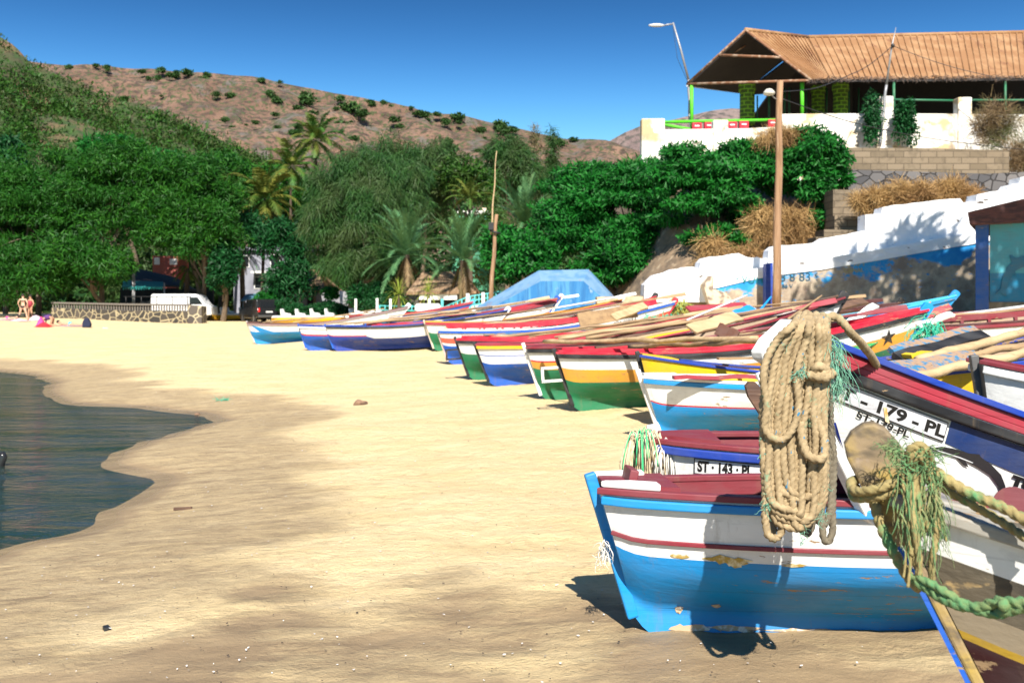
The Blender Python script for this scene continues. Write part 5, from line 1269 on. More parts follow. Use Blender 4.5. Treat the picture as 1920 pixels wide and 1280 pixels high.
for i in range(3): m.face([I[i], O[i], O[i+1], I[i+1]][::-1]); m.face([O[i], Bk2[i], Bk2[i+1], O[i+1]])
m.face(Bk2[::-1]); m.build('top_slab', M_ramptop, rp, world=True)

# ================================================================ CAFE BAND (middle, far)
M_teal = paint((.10,.55,.56), .1); M_wpaint = paint(WHITE, .08)
def post(label, px, y0, y1, d, w, mat, group=None):
    m = MB(); h = w / F * d / 2; m.prism([P(px-w/2, y0, d), P(px+w/2, y0, d), P(px+w/2, y1, d), P(px-w/2, y1, d)], (0, 2*h, 0)); o = simple('fence_post', label, 'post', m, mat); 
    if group: o['group'] = group
for px, y0, y1 in [(667,560,598),(707,559,600),(732,560,600)]: post(['white square post between the pebble edging and the hedge','thick white post, left of the teal railing','white post in the middle of the teal railing start'][[667,707,732].index(px)], px, y0, y1, 59, 4.4, M_wpaint)
post('tall white post right of the yucca before the kiosk', 805, 560, 604, 52, 5, M_wpaint); post('teal post carrying the white kiosk board', 829, 560, 602, 58, 5, M_teal)
rl = thing('railing', 'thin teal railing running between white posts', 'railing', P(750, 600, 60))
for y in (571, 579, 588):
    m = MB(); m.tube([P(708,y+2,60), P(800,y+4,60)], .035, 5); m.build('rail', M_teal, rl, world=True)
for px in (712, 722, 748, 760, 772, 790):
    m = MB(); m.tube([P(px,572,60), P(px,600,60)], .035, 5); m.build('baluster', M_teal, rl, world=True)
sr = thing('railing', 'teal stair railing with white newel posts climbing to the ramp', 'railing', P(860, 600, 50))
for k in range(3):
    m = MB(); m.tube([P(832,576+k*9,50), P(878,556+k*9,50), P(940,546+k*8,50)], .035, 5); m.build('rail', M_teal, sr, world=True)
for i in range(14):
    px = 834 + i*8; y0 = ip(px, [(832,576),(878,556),(940,546)]); m = MB(); m.tube([P(px,y0,50), P(px,y0+26,50)], .028, 5); m.build('baluster', M_teal, sr, world=True)
for px, y0 in ((877,550),(906,548)):
    m = MB(); m.prism([P(px-3,y0,49.9), P(px+3,y0,49.9), P(px+3,y0+36,49.9), P(px-3,y0+36,49.9)], (0,.2,0)); m.build('newel', M_wpaint, sr, world=True)
m = MB(); m.prism([P(826,606,50.4), P(832,590,50.4), P(880,572,50.4), P(945,566,50.4), P(945,606,50.4)], (0,.5,0)); simple('stair_wall', 'white stair side wall under the teal stair railing', 'wall', m, M_whitewash)
m = MB(); m.prism([P(778,573,57), P(782,569,57), P(822,569,57), P(826,574,57), P(824,594,57), P(778,594,57)], (0,.5,0)); simple('low_wall', 'low white garden wall before the thatched kiosk', 'low wall', m, M_wpaint)
# pebble edging
for i in range(17):
    px = 652 + i*6.6 + rr.uniform(-1, 1); c = P(px, 593 - 5*math.sin(i*.2) + rr.uniform(-1,1), 58); m = MB(); k = rr.uniform(.14,.24); m.ball(c, (k*1.1, k, k*.85)); m.jitter(.05, 4)
    o = simple('boulder', 'white painted boulder in the edging row left of the white posts', 'boulder', m, M_wpaint); o['group'] = 'white boulders edging the cafe'
# thatched kiosk
M_thatch = layered('palm_thatch', (.24,.15,.085), [((.38,.26,.16), 3, .48, .64, (3,.5,.5)), ((.10,.06,.04), 5, .5, .66, (3,.5,.5))], .95, (9,.8,.05,(4,.6,.6)))
ks = thing('kiosk', 'thatched beach kiosk with white board front left of the ramp', 'kiosk', P(830, 600, 64))
m = MB(); a = [P(762,548,62), P(893,546,62), P(868,508,65.5), P(792,510,65.5)]; m.prism(a, (0,0,-.15)); m.prism([a[3], a[2], a[1]+Vector((0,7,0)), a[0]+Vector((0,7,0))], (0,0,-.15)); m.build('thatch_roof', M_thatch, ks, world=True)
bx(786, 548, 857, 562, 62.1, .08, M_wpaint, 'white_board', ks)
bx(766, 547, 786, 561, 62.3, .08, paint((.06,.07,.08), .1), 'dark_shutter', ks); bx(857, 547, 876, 560, 62.3, .08, paint((.06,.07,.08), .1), 'dark_shutter', ks)
for px in (788, 855, 880):
    m = MB(); m.tube([P(px,602,62.3), P(px,548,62.3)], .07, 6); m.build('post', M_pole, ks, world=True)
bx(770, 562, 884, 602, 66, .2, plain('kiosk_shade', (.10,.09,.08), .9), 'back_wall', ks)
# thatched cafe
cf = thing('cafe', 'thatch roofed cafe with grey walls behind the hedge', 'cafe', P(570, 600, 84))
m = MB(); a = [P(522,546,80), P(612,544,80), P(596,505,84), P(540,507,84)]; m.prism(a, (0,0,-.2)); m.prism([a[3], a[2], a[1]+Vector((0,8,0)), a[0]+Vector((0,8,0))], (0,0,-.2)); m.build('thatch_roof', M_thatch, cf, world=True)
bx(530, 546, 690, 602, 86, .3, paint((.30,.30,.33), .1), 'back_wall', cf)
for px in (535, 562, 590, 640, 670):
    m = MB(); m.tube([P(px,602,81), P(px,545,81)], .12, 8); m.build('post', M_wpaint if px in (562, 640) else M_bark, cf, world=True)
for px in (556, 583): bx(px-7, 558, px+7, 598, 85.9, .05, plain('dark_opening', (.015,.015,.018), .8), 'doorway', cf)
# white house
wh = thing('white_house', 'two storey white house in shade behind the yellowing palm', 'house', P(500, 600, 95)); M_wh = layered('shaded_house_wall', (.26,.27,.32), [((.16,.16,.20), .6, .45, .65)], .9)  # white walls toned grey-blue, shade put into the colour
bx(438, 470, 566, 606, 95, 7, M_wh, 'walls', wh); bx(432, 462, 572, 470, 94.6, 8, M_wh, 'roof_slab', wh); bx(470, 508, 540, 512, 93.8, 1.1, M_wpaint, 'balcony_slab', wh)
for a, b, c, d_ in ((508,478,524,500),(508,519,522,538),(478,520,492,540),(450,480,466,500),(540,478,556,500),(478,552,494,572),(510,552,528,600)): 
    f = bx(a-1.5, b-1.5, c+1.5, d_+1.5, 94.93, .10, M_wpaint, 'window', wh); q = bx(a, b, c, d_, 94.90, .05, plain('window_dark', (.015,.017,.022), .2), 'pane', wh)
    q.parent = f; q.location = Vector(wh.location) * 0 
# green house top
gh = thing('green_house', 'pale green house top with white parapet among the trees', 'house', P(886, 470, 104))
bx(846, 400, 928, 600, 100, 6, paint((.06,.30,.17), .1), 'walls', gh); bx(843, 395, 931, 401, 99.8, 6.5, M_wpaint, 'parapet', gh); bx(903, 390, 915, 396, 100.5, 1, paint((.7,.55,.42), .1), 'water_tank', gh)
# blue awning umbrella by the car
um = thing('awning', 'small blue canopy above the black car', 'awning', P(475, 600, 84)); m = MB(); m.prism([P(452,562,82), P(495,560,82), P(488,550,84), P(462,551,84)], (0,0,-.1)); m.build('canopy', paint((.10,.25,.42), .1), um, world=True)
for px in (456, 491):
    m = MB(); m.tube([P(px,600,82.5), P(px,560,82.5)], .05, 6); m.build('post', M_steel, um, world=True)
# dark roofed bar with teal awning
br = thing('beach_bar', 'dark roofed beach bar with teal awning behind the balustrade', 'bar', P(290, 600, 86))
m = MB(); m.prism([P(236,530,84), P(338,536,84), P(372,545,86), P(330,520,88), P(262,504,88)], (0,0,-.15)); m.build('roof', plain('dark_roof', (.05,.045,.05), .8), br, world=True)
m = MB(); m.prism([P(228,538,80.5), P(306,540,80.5), P(306,528,82.5), P(232,526,82.5)], (0,0,-.05)); m.build('awning', paint((.01,.28,.27), .1), br, world=True)
m = MB()
for i in range(16): m.face([P(229+i*4.8,538,80.5), P(233.8+i*4.8,538,80.5), P(231.4+i*4.8,544,80.5)])
m.build('awning_fringe', paint((.01,.28,.27), .1), br, world=True)
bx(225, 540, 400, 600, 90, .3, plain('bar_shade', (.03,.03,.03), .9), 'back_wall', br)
for px in (249, 252, 308): 
    m = MB(); m.tube([P(px,600,80.7), P(px,505 if px < 255 else 530,80.7)], .07, 6); m.build('post', M_steel, br, world=True)
# red and white roof behind
rh_ = thing('house', 'white walled house with red parts seen between the tree crowns', 'house', P(315, 520, 97)); bx(286, 480, 335, 600, 97, 3, paint((.35,.08,.06), .1), 'walls', rh_); bx(289, 483, 299, 496, 96.9, .1, M_wpaint, 'window', rh_); bx(318, 485, 332, 496, 96.9, .1, M_wpaint, 'window', rh_)
# stone wall with balustrade
sw = thing('balustrade_wall', 'low stone wall with white mortar and grey balustrade under the big trees', 'wall', P(240, 608, 72))
D = 72; m = MB(); m.prism([P(96,577,D+1), P(240,582,D), P(356,583,D), P(356,608,D), P(240,610,D), P(96,600,D+1)], (0,.6,0)); m.build('stone_base', stones('mortared_stone', (.03,.027,.024), (.08,.065,.05), (.34,.28,.17), 2.1, .075, (1,1,1)), sw, world=True)
m = MB(); m.prism([P(352,572,D-.3), P(378,574,D-.3), P(378,612,D-.3), P(352,610,D-.3)], (0,1.2,0)); m.build('end_pillar', stones('mortared_stone', (.06,.05,.045), (.13,.11,.09), (.42,.36,.24), 1.6, .08, (1,1,1)), sw, world=True)
M_conc = plain('grey_concrete', (.16,.14,.12), .9)
m = MB(); m.prism([P(96,566,D+1), P(240,569,D), P(356,570,D), P(356,573,D), P(240,572,D), P(96,569,D+1)], (0,.35,0)); m.build('coping_rail', M_conc, sw, world=True)
bal = None
for i in range(52):
    px = 100 + i * 4.95; yb = ip(px, [(96,577),(240,582),(356,583)]); d_ = D + max(0, (240-px)/144) + .15; h = 10.5 / F * d_
    if bal is None: bm_ = MB(); bm_.lathe((0,0,0), [(.07,0),(.07,.04),(.045,.1),(.075,.18),(.045,.30),(.07,h-.03),(.07,h)], 8); bal = bm_.build('baluster', M_conc, sw); o = bal
    else: o = bal.copy(); C.objects.link(o); o.parent = sw
    o.location = P(px, yb, d_) - sw.location
for i in range(5):
    if i == 0: tr_ = thing('railing', 'thin dark metal railing on the terrace before the white van', 'railing', P(320, 568, 73)); m = MB(); m.tube([P(232,556,73), P(358,556,73)], .03, 5); m.build('rail', M_black, tr_, world=True)
    m = MB(); m.tube([P(236+i*29,570,73), P(236+i*29,556,73)], .03, 5); m.build('baluster', M_black, tr_, world=True)
# hedge
leafy_tree('hedge', 'dark green clipped hedge behind the yellow pedal boats', gz(600, 76), [blob(560,588,75,34,16), blob(610,586,75,40,18), blob(640,590,74,26,16), blob(540,580,76,22,16)], F_dark, 420, (.14,.07), 60, (.5,.3), .1, cat='hedge', trunk_r=.04)
leafy_tree('flower_shrub', 'loose green garden shrub with light leaves above the hedge', gz(510, 80), [blob(508,570,79,26,24), blob(620,556,78,14,16)], F_emerald, 260, (.16,.08), 30, (.5,.35), .1, cat='shrub', trunk_r=.04)
leafy_tree('garden_shrub', 'low bright green shrubs before the white garden wall', gz(800, 54), [blob(800,598,53,40,8), blob(845,596,53,20,7)], F_emerald, 300, (.12,.06), 26, (.3,.18), .1, cat='shrub', trunk_r=.03)
leafy_tree('garden_shrub', 'dark garden bushes between the thatched cafe and the kiosk', gz(720, 68), [blob(700,560,68,46,26), blob(740,575,66,36,20)], F_dark, 300, (.2,.09), 40, (.6,.4), .1, cat='shrub', trunk_r=.04)
for px, d_, lab in ((543,80,'tree trunk with whitewashed foot beside the cafe door'), (663,72,'leaning tree trunk with whitewashed foot left of the white posts')):
    t_ = thing('tree_trunk', lab, 'tree trunk', P(px, 600, d_)); m = MB(); m.tube([P(px,600,d_), P(px-2,578,d_)], .30, 9); m.build('painted_foot', M_wpaint, t_, world=True); m = MB(); m.tube([P(px-2,578,d_), P(px-6,540,d_), P(px+4,500,d_)], [.29,.25,.2], 9); m.build('bark_trunk', M_bark, t_, world=True)

# ================================================================ OARS, POLES AND PLANKS ON THE BOATS
rc = random.Random(42)
M_red = paint(ROSE, .4); M_mar = paint(MAROON, .35); M_wht = paint(WHITE, .25); M_lb = paint(LBLUE, .35); M_brn = paint(BROWN, .35); M_db = paint(DBLUE, .35); M_yel = paint(YELL, .3)
WOODS = {'bare wood': M_wood, 'pale wood': M_woodpale, 'dark wood': M_wooddark, 'worn blue and brown': M_worn, 'rose red': M_red, 'maroon': M_mar, 'white': M_wht, 'light blue': M_lb, 'brown': M_brn, 'yellow': M_yel}
short = {1:'leftmost light blue boat', 2:'second boat from the left', 3:'third boat from the left', 4:'blue bowed rose railed boat', 5:'green bottomed yellow and rose railed boat', 6:'red washboard boat', 7:'SEN D boat', 8:'yellow railed boat',
         9:'dark green boat with white bow', 10:'black star boat', 11:'light blue boat behind the string bundle', 12:'yellow topped boat', 'brown':'dark brown boat by the blue wall', 'maroon':'maroon railed boat', 'yellow':'yellow hulled boat', 'far_wood':'boat before the ramp', 'far_yel':'yellow railed far boat', 'blueplate':'faded light blue boat'}
def lay(k, kind, col, t0, t1, y0, y1, h0, h1, **kw):
    S = B[k]; a = local(S, t0, y0, h0); b = local(S, t1, y1, h1); lab = f"{col} {kind} laid lengthwise on the {short[k]}"
    if kind == 'oar': return oar(lab, a, b, WOODS[col], **kw)
    if kind == 'pole': return pole(lab, a, b, WOODS[col], **kw)
    return plank(lab, a, b, WOODS[col], **kw)
lay(1,'pole','bare wood',.1,.85,.1,.2,.05,.05); lay(1,'plank','pale wood',.3,.9,-.2,.0,.06,.12)
lay(2,'plank','bare wood',.1,.8,0,.1,.06,.10); lay(2,'oar','pale wood',.2,.95,.2,0,.05,.15)
lay(3,'plank','pale wood',.15,.9,-.1,.1,.08,.10); lay(3,'pole','dark wood',.2,.95,.2,.1,.06,.2)
lay(4,'plank','bare wood',.30,1.0,-.1,-.3,.10,.05,w=.2); lay(4,'oar','pale wood',.25,.98,.2,0,.08,.12); lay(4,'pole','worn blue and brown',.1,.8,.35,.3,.08,.2)
lay(5,'plank','bare wood',.2,.9,.1,0,.12,.1,w=.2); lay(5,'oar','white',.45,1.05,-.2,-.3,.12,.10); lay(5,'plank','dark wood',.3,.95,.3,.1,.1,.1)
lay(6,'pole','pale wood',.02,.75,-.15,.1,.05,.12); lay(6,'plank','brown',.3,.85,.15,.0,.22,.10,w=.17); lay(6,'oar','bare wood',.35,1.05,.35,.3,.2,.1)
lay(7,'oar','pale wood',.28,1.02,.1,-.1,.08,.06,blade=(1.2,.16),r=.03); lay(7,'pole','bare wood',.12,.9,-.25,-.1,.06,.12,r=.035); lay(7,'plank','dark wood',.4,1.0,.35,.1,.12,.08,w=.14); lay(7,'plank','worn blue and brown',.1,.6,.3,.3,.1,.1)
lay(8,'pole','pale wood',.30,1.0,-.2,.0,.08,.02,r=.04); lay(8,'plank','maroon',.45,1.0,.0,-.05,.14,.05,w=.17); lay(8,'plank','dark wood',.5,1.0,.3,.2,.14,.05,w=.14); lay(8,'oar','bare wood',.3,1.0,.35,.4,.1,.1)
lay(9,'plank','pale wood',.3,.95,-.2,-.1,.08,.05,w=.12); lay(9,'pole','dark wood',.3,1.0,.1,.0,.10,.05); lay(9,'plank','white',.6,.95,.3,.1,.12,-.05,w=.10); lay(9,'oar','rose red',.4,.98,-.3,-.2,.08,.02); lay(9,'pole','bare wood',.2,.9,.4,.35,.12,.1,r=.035)
lay(10,'oar','maroon',.3,.98,.25,.15,.10,.10); lay(10,'pole','pale wood',.2,.85,.3,.3,.08,.1,r=.035); lay(10,'plank','dark wood',.1,.7,.1,.0,.08,.1)
lay(12,'plank','worn blue and brown',.35,.85,.1,-.1,.06,.04,w=.14); lay(12,'pole','bare wood',.35,.9,-.3,-.4,.05,.04,r=.03,wob=.014); lay(12,'plank','bare wood',.2,.8,.35,.3,.1,.1); lay(12,'oar','dark wood',.3,.85,.0,.3,.08,.08)
lay(11,'plank','rose red',.25,.8,.2,.1,.05,.04); lay(11,'pole','dark wood',.40,.85,-.2,-.1,.04,.04,r=.03,wob=.014)
lay('brown','plank','dark wood',.1,.6,.0,.2,.25,.15,w=.2); lay('brown','oar','bare wood',.3,.9,.2,.1,.2,.3)
lay('maroon','pole','bare wood',.05,.7,-.2,-.1,.1,.12,r=.03,wob=.014); lay('maroon','plank','white',.2,.9,.1,.1,.1,.1)
lay('far_wood','plank','bare wood',.0,.7,-.3,-.2,.10,.16,w=.17); lay('far_wood','plank','pale wood',.1,.8,.1,.0,.12,.1); lay('far_wood','oar','white',.4,1.08,.2,.1,.10,-.1)
lay('far_yel','plank','brown',.2,.7,-.1,0,.15,.2,w=.3,h=.05); lay('far_yel','plank','dark wood',.0,.7,.2,.2,.1,.2)
# individually placed pieces in the right hand clutter
def PL(a, b): return P(*a), P(*b)
plank('worn green plank with bare wood edge pointing up beside the white bow', *PL((1588,662,15.5),(1712,592,16.5)), M_worngreen, .22, .05, tilt=35)
pole('thin straight cane resting above the green plank', *PL((1602,648,15.8),(1745,566,16.4)), M_woodpale, .02, .0)
oar('rose red oar with long blade reaching above the star boat bow', *PL((1600,642,16.3),(1782,574,16.8)), M_red, M_red, (1.5,.13))
oar('second rose red oar lying close under the long bladed one', *PL((1590,640,16.6),(1752,578,17.0)), M_mar, M_red, (1.2,.12))
plank('white plank laid across the star boat tip', *PL((1722,612,16.0),(1786,588,16.2)), M_wht, .12, .04, tilt=30)
plank('flat faded blue board jutting towards the hut post', *PL((1770,604,20.5),(1838,586,20.8)), M_lb, .35, .05)
plank('broad black edged worn plank with blue flakes, upper one right of the star boat', *PL((1676,664,9.9),(1834,622,10.6)), M_worn, .17, .06, tilt=40)
plank('black plank just beneath the broad worn plank', *PL((1682,672,9.8),(1846,628,10.5)), paint(BLACK, .3), .13, .07, tilt=30)
plank('long worn blue plank crossing above the yellow hull', *PL((1640,692,9.0),(1832,664,9.6)), M_worn, .10, .04, tilt=35)
plank('short rose and blue worn plank below the long one', *PL((1690,706,8.6),(1832,672,9.2)), M_worn, .12, .05, tilt=50)
pole('crooked bare branch, uppermost of the three at the right edge', *PL((1720,676,9.5),(1960,612,10.3)), M_woodpale, .048, .014, .9)
pole('crooked bare branch, middle of the three at the right edge', *PL((1730,684,9.3),(1965,640,9.9)), M_wood, .040, .014, .9)
pole('long crooked bare branch, lowest of the three at the right edge', *PL((1708,708,8.2),(1960,652,8.9)), M_woodpale, .040, .014, 1.1)
plank('yellow topped board half hidden under the branches', *PL((1700,668,9.7),(1745,662,9.8)), M_yel, .14, .04)
plank('maroon weathered plank under the green cane', *PL((1560,692,12.8),(1700,674,13.2)), M_mar, .16, .05)
plank('dark brown board standing tilted left of the white bow head', *PL((1345,616,14.2),(1382,632,14.0)), M_brn, .18, .04, tilt=70)
plank('bare wide oar blade board lying before the white bow head', *PL((1296,618,15.0),(1384,592,15.6)), M_woodpale, .24, .04, tilt=30)
pole('pale pole with lashings running toward the white bow head', *PL((1020,640,16.6),(1420,634,12.4)), M_woodpale, .034, .03, 1)
pole('second pale pole below the lashed one', *PL((1180,650,15.5),(1440,640,12.0)), M_wood, .032, .03, 1)
pole('thin white metal bar bent over the oar pile', *PL((1288,600,17.5),(1401,553,18.5)), plain('white_metal', (.7,.7,.72), .4), .016, .0, 1, None, 'metal_bar', 'bar')
pole('slim bare wood pole leaning in front of the big wooden pole foot', *PL((1478,598,17.0),(1541,554,18.2)), M_wood, .022, .0)
pole('narrow teal stick pointing up by the big wooden pole', *PL((1420,588,19.0),(1446,556,19.4)), M_lb, .03, .0, .5)
plank('light blue and white striped gunwale board left of the white bow head', *PL((1380,590,19),(1412,578,19.5)), M_lb, .2, .06, tilt=30)
plank('dark worm eaten plank above the maroon far boat', *PL((1500,594,21),(1622,564,22)), M_wooddark, .20, .06, tilt=30)
plank('white plank jutting right from the white bow', *PL((1592,606,17.4),(1642,572,17.8)), M_wht, .14, .05, tilt=30)
plank('pale board among the oars before the ramp end', *PL((1150,596,25),(1210,572,26)), M_woodpale, .22, .06, tilt=40)
plank('brown plywood sheet standing on edge right of the ramp', *PL((1085,600,25),(1193,582,26)), M_wood, .34, .04, tilt=75)
plank('faded rose board behind the red washboard boat bow', *PL((1290,580,27),(1400,572,28)), M_red, .25, .06, tilt=30)
# paddle end sticking up behind the rope coil
m = MB(); A1, B1 = P(1460,800,5.9), P(1405,716,5.9); d = (B1-A1).normalized(); n_ = Vector((-d.z, 0, d.x))
m.prism([A1 - n_*.05, A1 + n_*.05, B1 - d*.07 + n_*.05, B1 - d*.01 + n_*.03, B1, B1 - d*.02 - n_*.03, B1 - d*.10 - n_*.045], (0,.05,0)); simple('paddle_tip', 'dark blunt wooden paddle tip poking out left of the rope coil', 'paddle', m, M_wooddark)
# nets on bows
M_net = rope_mat('green_net', (.02,.38,.22), (.04,.5,.34), (.65,.55,.3), .8); M_nety = rope_mat('yellow_net', (.42,.40,.08), (.25,.30,.06), (.08,.4,.25), .8)
def net(label, c, sz, n, mat, hang=1.0, r=.006):
    root = Vector(c); m = MB(); q = random.Random(int(c[0]*100))
    for i in range(n):
        p = root + Vector((q.uniform(-1,1)*sz[0], q.uniform(-1,1)*sz[1], q.uniform(-.2,1)*sz[2])); pts = [p]
        v = Vector((q.uniform(-1,1), q.uniform(-1,1), q.uniform(-.6,.6))).normalized()
        for k in range(8): v = (v + Vector((q.uniform(-1,1), q.uniform(-1,1), q.uniform(-1,1)-.5*hang))*.6).normalized(); pts.append(pts[-1] + v * sz[2] * .22)
        m.tube(pts, r, 4)
    return simple('fishing_net', label, 'net', m, mat)
net('yellow green net looped over the red washboard boat bow', P(1272,575,27.6), (.16,.10,.22), 60, M_nety, 1.2, .012)
net('green net spilling beside the red washboard boat', P(1245,598,26.4), (.5,.2,.10), 90, M_net, .6, .012)
net('green and orange net bundle beneath the black star boat bow', P(1745,640,14.6), (.15,.10,.28), 150, M_net, 1.2, .007)
plank('rose red painted board inside the light blue boat', *PL((1262,708,11.6),(1425,706,11.7)), M_red, .12, .04)

# ================================================================ VEHICLES
M_glass = plain('dark_glass', (.012,.014,.017), .08); M_tyre = plain('tyre_rubber', (.015,.015,.015), .8); M_rim = plain('wheel_rim', (.35,.35,.36), .35, .8)
def wheel(root, x, y, r=.37, w=.24):
    m = MB(); prof = [(r*.6,-w/2),(r*.9,-w/2),(r,-w*.3),(r,w*.3),(r*.9,w/2),(r*.6,w/2)]; n = 20
    vs = [(x + a*math.cos(2*PI*k/n), y + b, r + a*math.sin(2*PI*k/n)) for a, b in prof for k in range(n)]
    m.add(vs, [(i*n+k, i*n+(k+1)%n, (i+1)*n+(k+1)%n, (i+1)*n+k) for i in range(5) for k in range(n)], 0, True); t = m.build('tyre', M_tyre, root)
    m = MB(); n = 16; vs = [(x + r*.6*math.cos(2*PI*k/n), y + s*w*.42, r + r*.6*math.sin(2*PI*k/n)) for s in (-1,1) for k in range(n)]; m.add(vs, [tuple(range(n)), tuple(range(n,2*n))]); m.build('rim', M_rim, t)
def vehicle(name, label, cat, loc, yaw, L, W, prof, body, wheels, windows, glassback=None, lights=None, platecol=None):
    """prof: side outline (x from the rear, z); windows: side glass polygons"""
    root = thing(name, label, cat, loc, (0, 0, R(yaw))); m = MB(); m.prism([Vector((x, W/2, z)) for x, z in prof], (0, -W, 0)); m.build('body', body, root, bevel=.07)
    for side in (-1, 1):
        for wd in windows:
            m = MB(); m.prism([Vector((x, side*(W/2+.004), z)) for x, z in wd], (0, side*.008, 0)); m.build('window', M_glass, root)
    for x in wheels:
        for y in (-W/2+.1, W/2-.1): wheel(root, x, y)
    return root
suv = vehicle('parked_car', 'black four wheel drive car parked above the leftmost boat', 'car', gz(505, 76), 122, 4.6, 1.8, [(0,.45),(0,1.0),(.05,1.12),(.22,1.78),(.5,1.84),(2.7,1.80),(3.35,1.22),(4.4,1.08),(4.6,.85),(4.6,.42),(3.9,.36),(.8,.36)], plain('black_paint', (.015,.016,.018), .18),
    (.95, 3.75), [[(.42,1.22),(.5,1.66),(1.15,1.68),(1.15,1.22)],[(1.25,1.22),(1.25,1.68),(1.95,1.68),(1.95,1.22)],[(2.05,1.22),(2.05,1.68),(2.65,1.66),(3.1,1.22)]])
m = MB(); m.prism([Vector(p) for p in [(-.0+.075,-.68,1.2),(.075,.68,1.2),(.20,.62,1.66),(.20,-.62,1.66)]], (-.025,0,0)); m.build('rear_window', M_glass, suv)
for s in (-1, 1):
    m = MB(); m.box((-.01, s*.80, 1.02), (.06,.14,.30)); m.build('tail_light', plain('red_lens', (.65,.02,.02), .3), suv)
m = MB(); m.box((-.012,0,.88), (.02,.52,.12)); m.build('number_plate', plain('plate_white', (.6,.6,.6), .5), suv)
m = MB(); m.box((-.04,0,.55), (.14,1.7,.18)); m.build('bumper', plain('grey_plastic', (.06,.06,.06), .5), suv, bevel=.03)
van = vehicle('parked_van', 'white van parked in the shade behind the balustrade wall', 'van', gz(290, 79), 0, 4.6, 1.8, [(0,.4),(0,1.95),(.15,2.05),(3.4,2.05),(3.75,1.9),(4.2,1.25),(4.65,1.05),(4.7,.45),(3.9,.35),(.8,.35)], plain('van_white', (.72,.73,.76), .3),
    (.9, 3.8), [[(3.0,1.25),(3.0,1.8),(3.62,1.8),(4.02,1.25)]])
for s in (-1,):
    m = MB(); m.box((.02, s*.86, .95), (.06,.1,.35)); m.build('tail_light', plain('red_lens', (.65,.02,.02), .3), van)
    m = MB(); m.box((2.9, s*.905, 1.15), (.02,.012,1.2)); m.build('door_seam', M_black, van); m = MB(); m.box((2.7, s*.915, 1.1), (.16,.03,.04)); m.build('handle', M_black, van)
dk = vehicle('parked_car', 'dark car with white tail lights half hidden in the shade left of the van', 'car', gz(262, 80), 60, 3.8, 1.6, [(0,.4),(0,.9),(.3,1.0),(.7,1.42),(2.2,1.42),(2.8,1.0),(3.7,.85),(3.8,.4)], plain('dark_paint', (.02,.02,.022), .25), (.7, 3.0), [[(.75,1.0),(.95,1.34),(2.1,1.34),(2.6,1.0)]])

# pedal boats
M_pyel = paint((.80,.42,.01), .1); M_pwh = paint(WHITE, .05)
def pedal(label, px, py, d, yaw, s=1.0):
    loc = P(px, py, d); loc.z = tz(loc.x, loc.y) + .02; root = thing('pedal_boat', label, 'pedal boat', loc, (0, 0, R(yaw)), None)
    for y in (-.5, .5):
        m = MB(); N = 10; vs = []
        for i in range(N+1):
            t = i / N; x = (t-.5)*3.0*s; w = .26*(1-(abs(t-.5)*2)**3)+.04; z0 = .10*(abs(t-.5)*2)**2.5
            vs += [(x, y-w, .42), (x, y-w*.9, .15+z0), (x, y, z0), (x, y+w*.9, .15+z0), (x, y+w, .42)]
        m.add(vs, [(i*5+k, i*5+k+1, (i+1)*5+k+1, (i+1)*5+k) for i in range(N) for k in range(4)], 0, True); m.build('float', M_pyel, root)
    m = MB(); m.prism([Vector((x, -.75, z)) for x, z in [(-1.5*s,.42),(-1.4*s,.54),(1.4*s,.54),(1.5*s,.42)]], (0,1.5,0)); m.build('deck', M_pwh, root, bevel=.03)
    for x in (-.55, .45):
        for y in (-.38, .38):
            m = MB(); m.prism([Vector((x+a, y-.26, z)) for a, z in [(-.30,.54),(-.36,1.0),(-.28,1.05),(-.16,.74),(.22,.70),(.30,.54)]], (0,.52,0)); m.build('seat', M_pwh, root, bevel=.04)
    return root
pedal('yellow and white pedal boat directly right of the black car', 552, 604, 71, 5)
pedal('yellow and white pedal boat, rightmost in front of the hedge', 607, 604, 70, 5)
pedal('yellow pedal boat in the shade left of the black car', 412, 598, 82, 5, 1.3)
pedal('white seated pedal boat half hidden behind the black car', 446, 592, 84, 10)

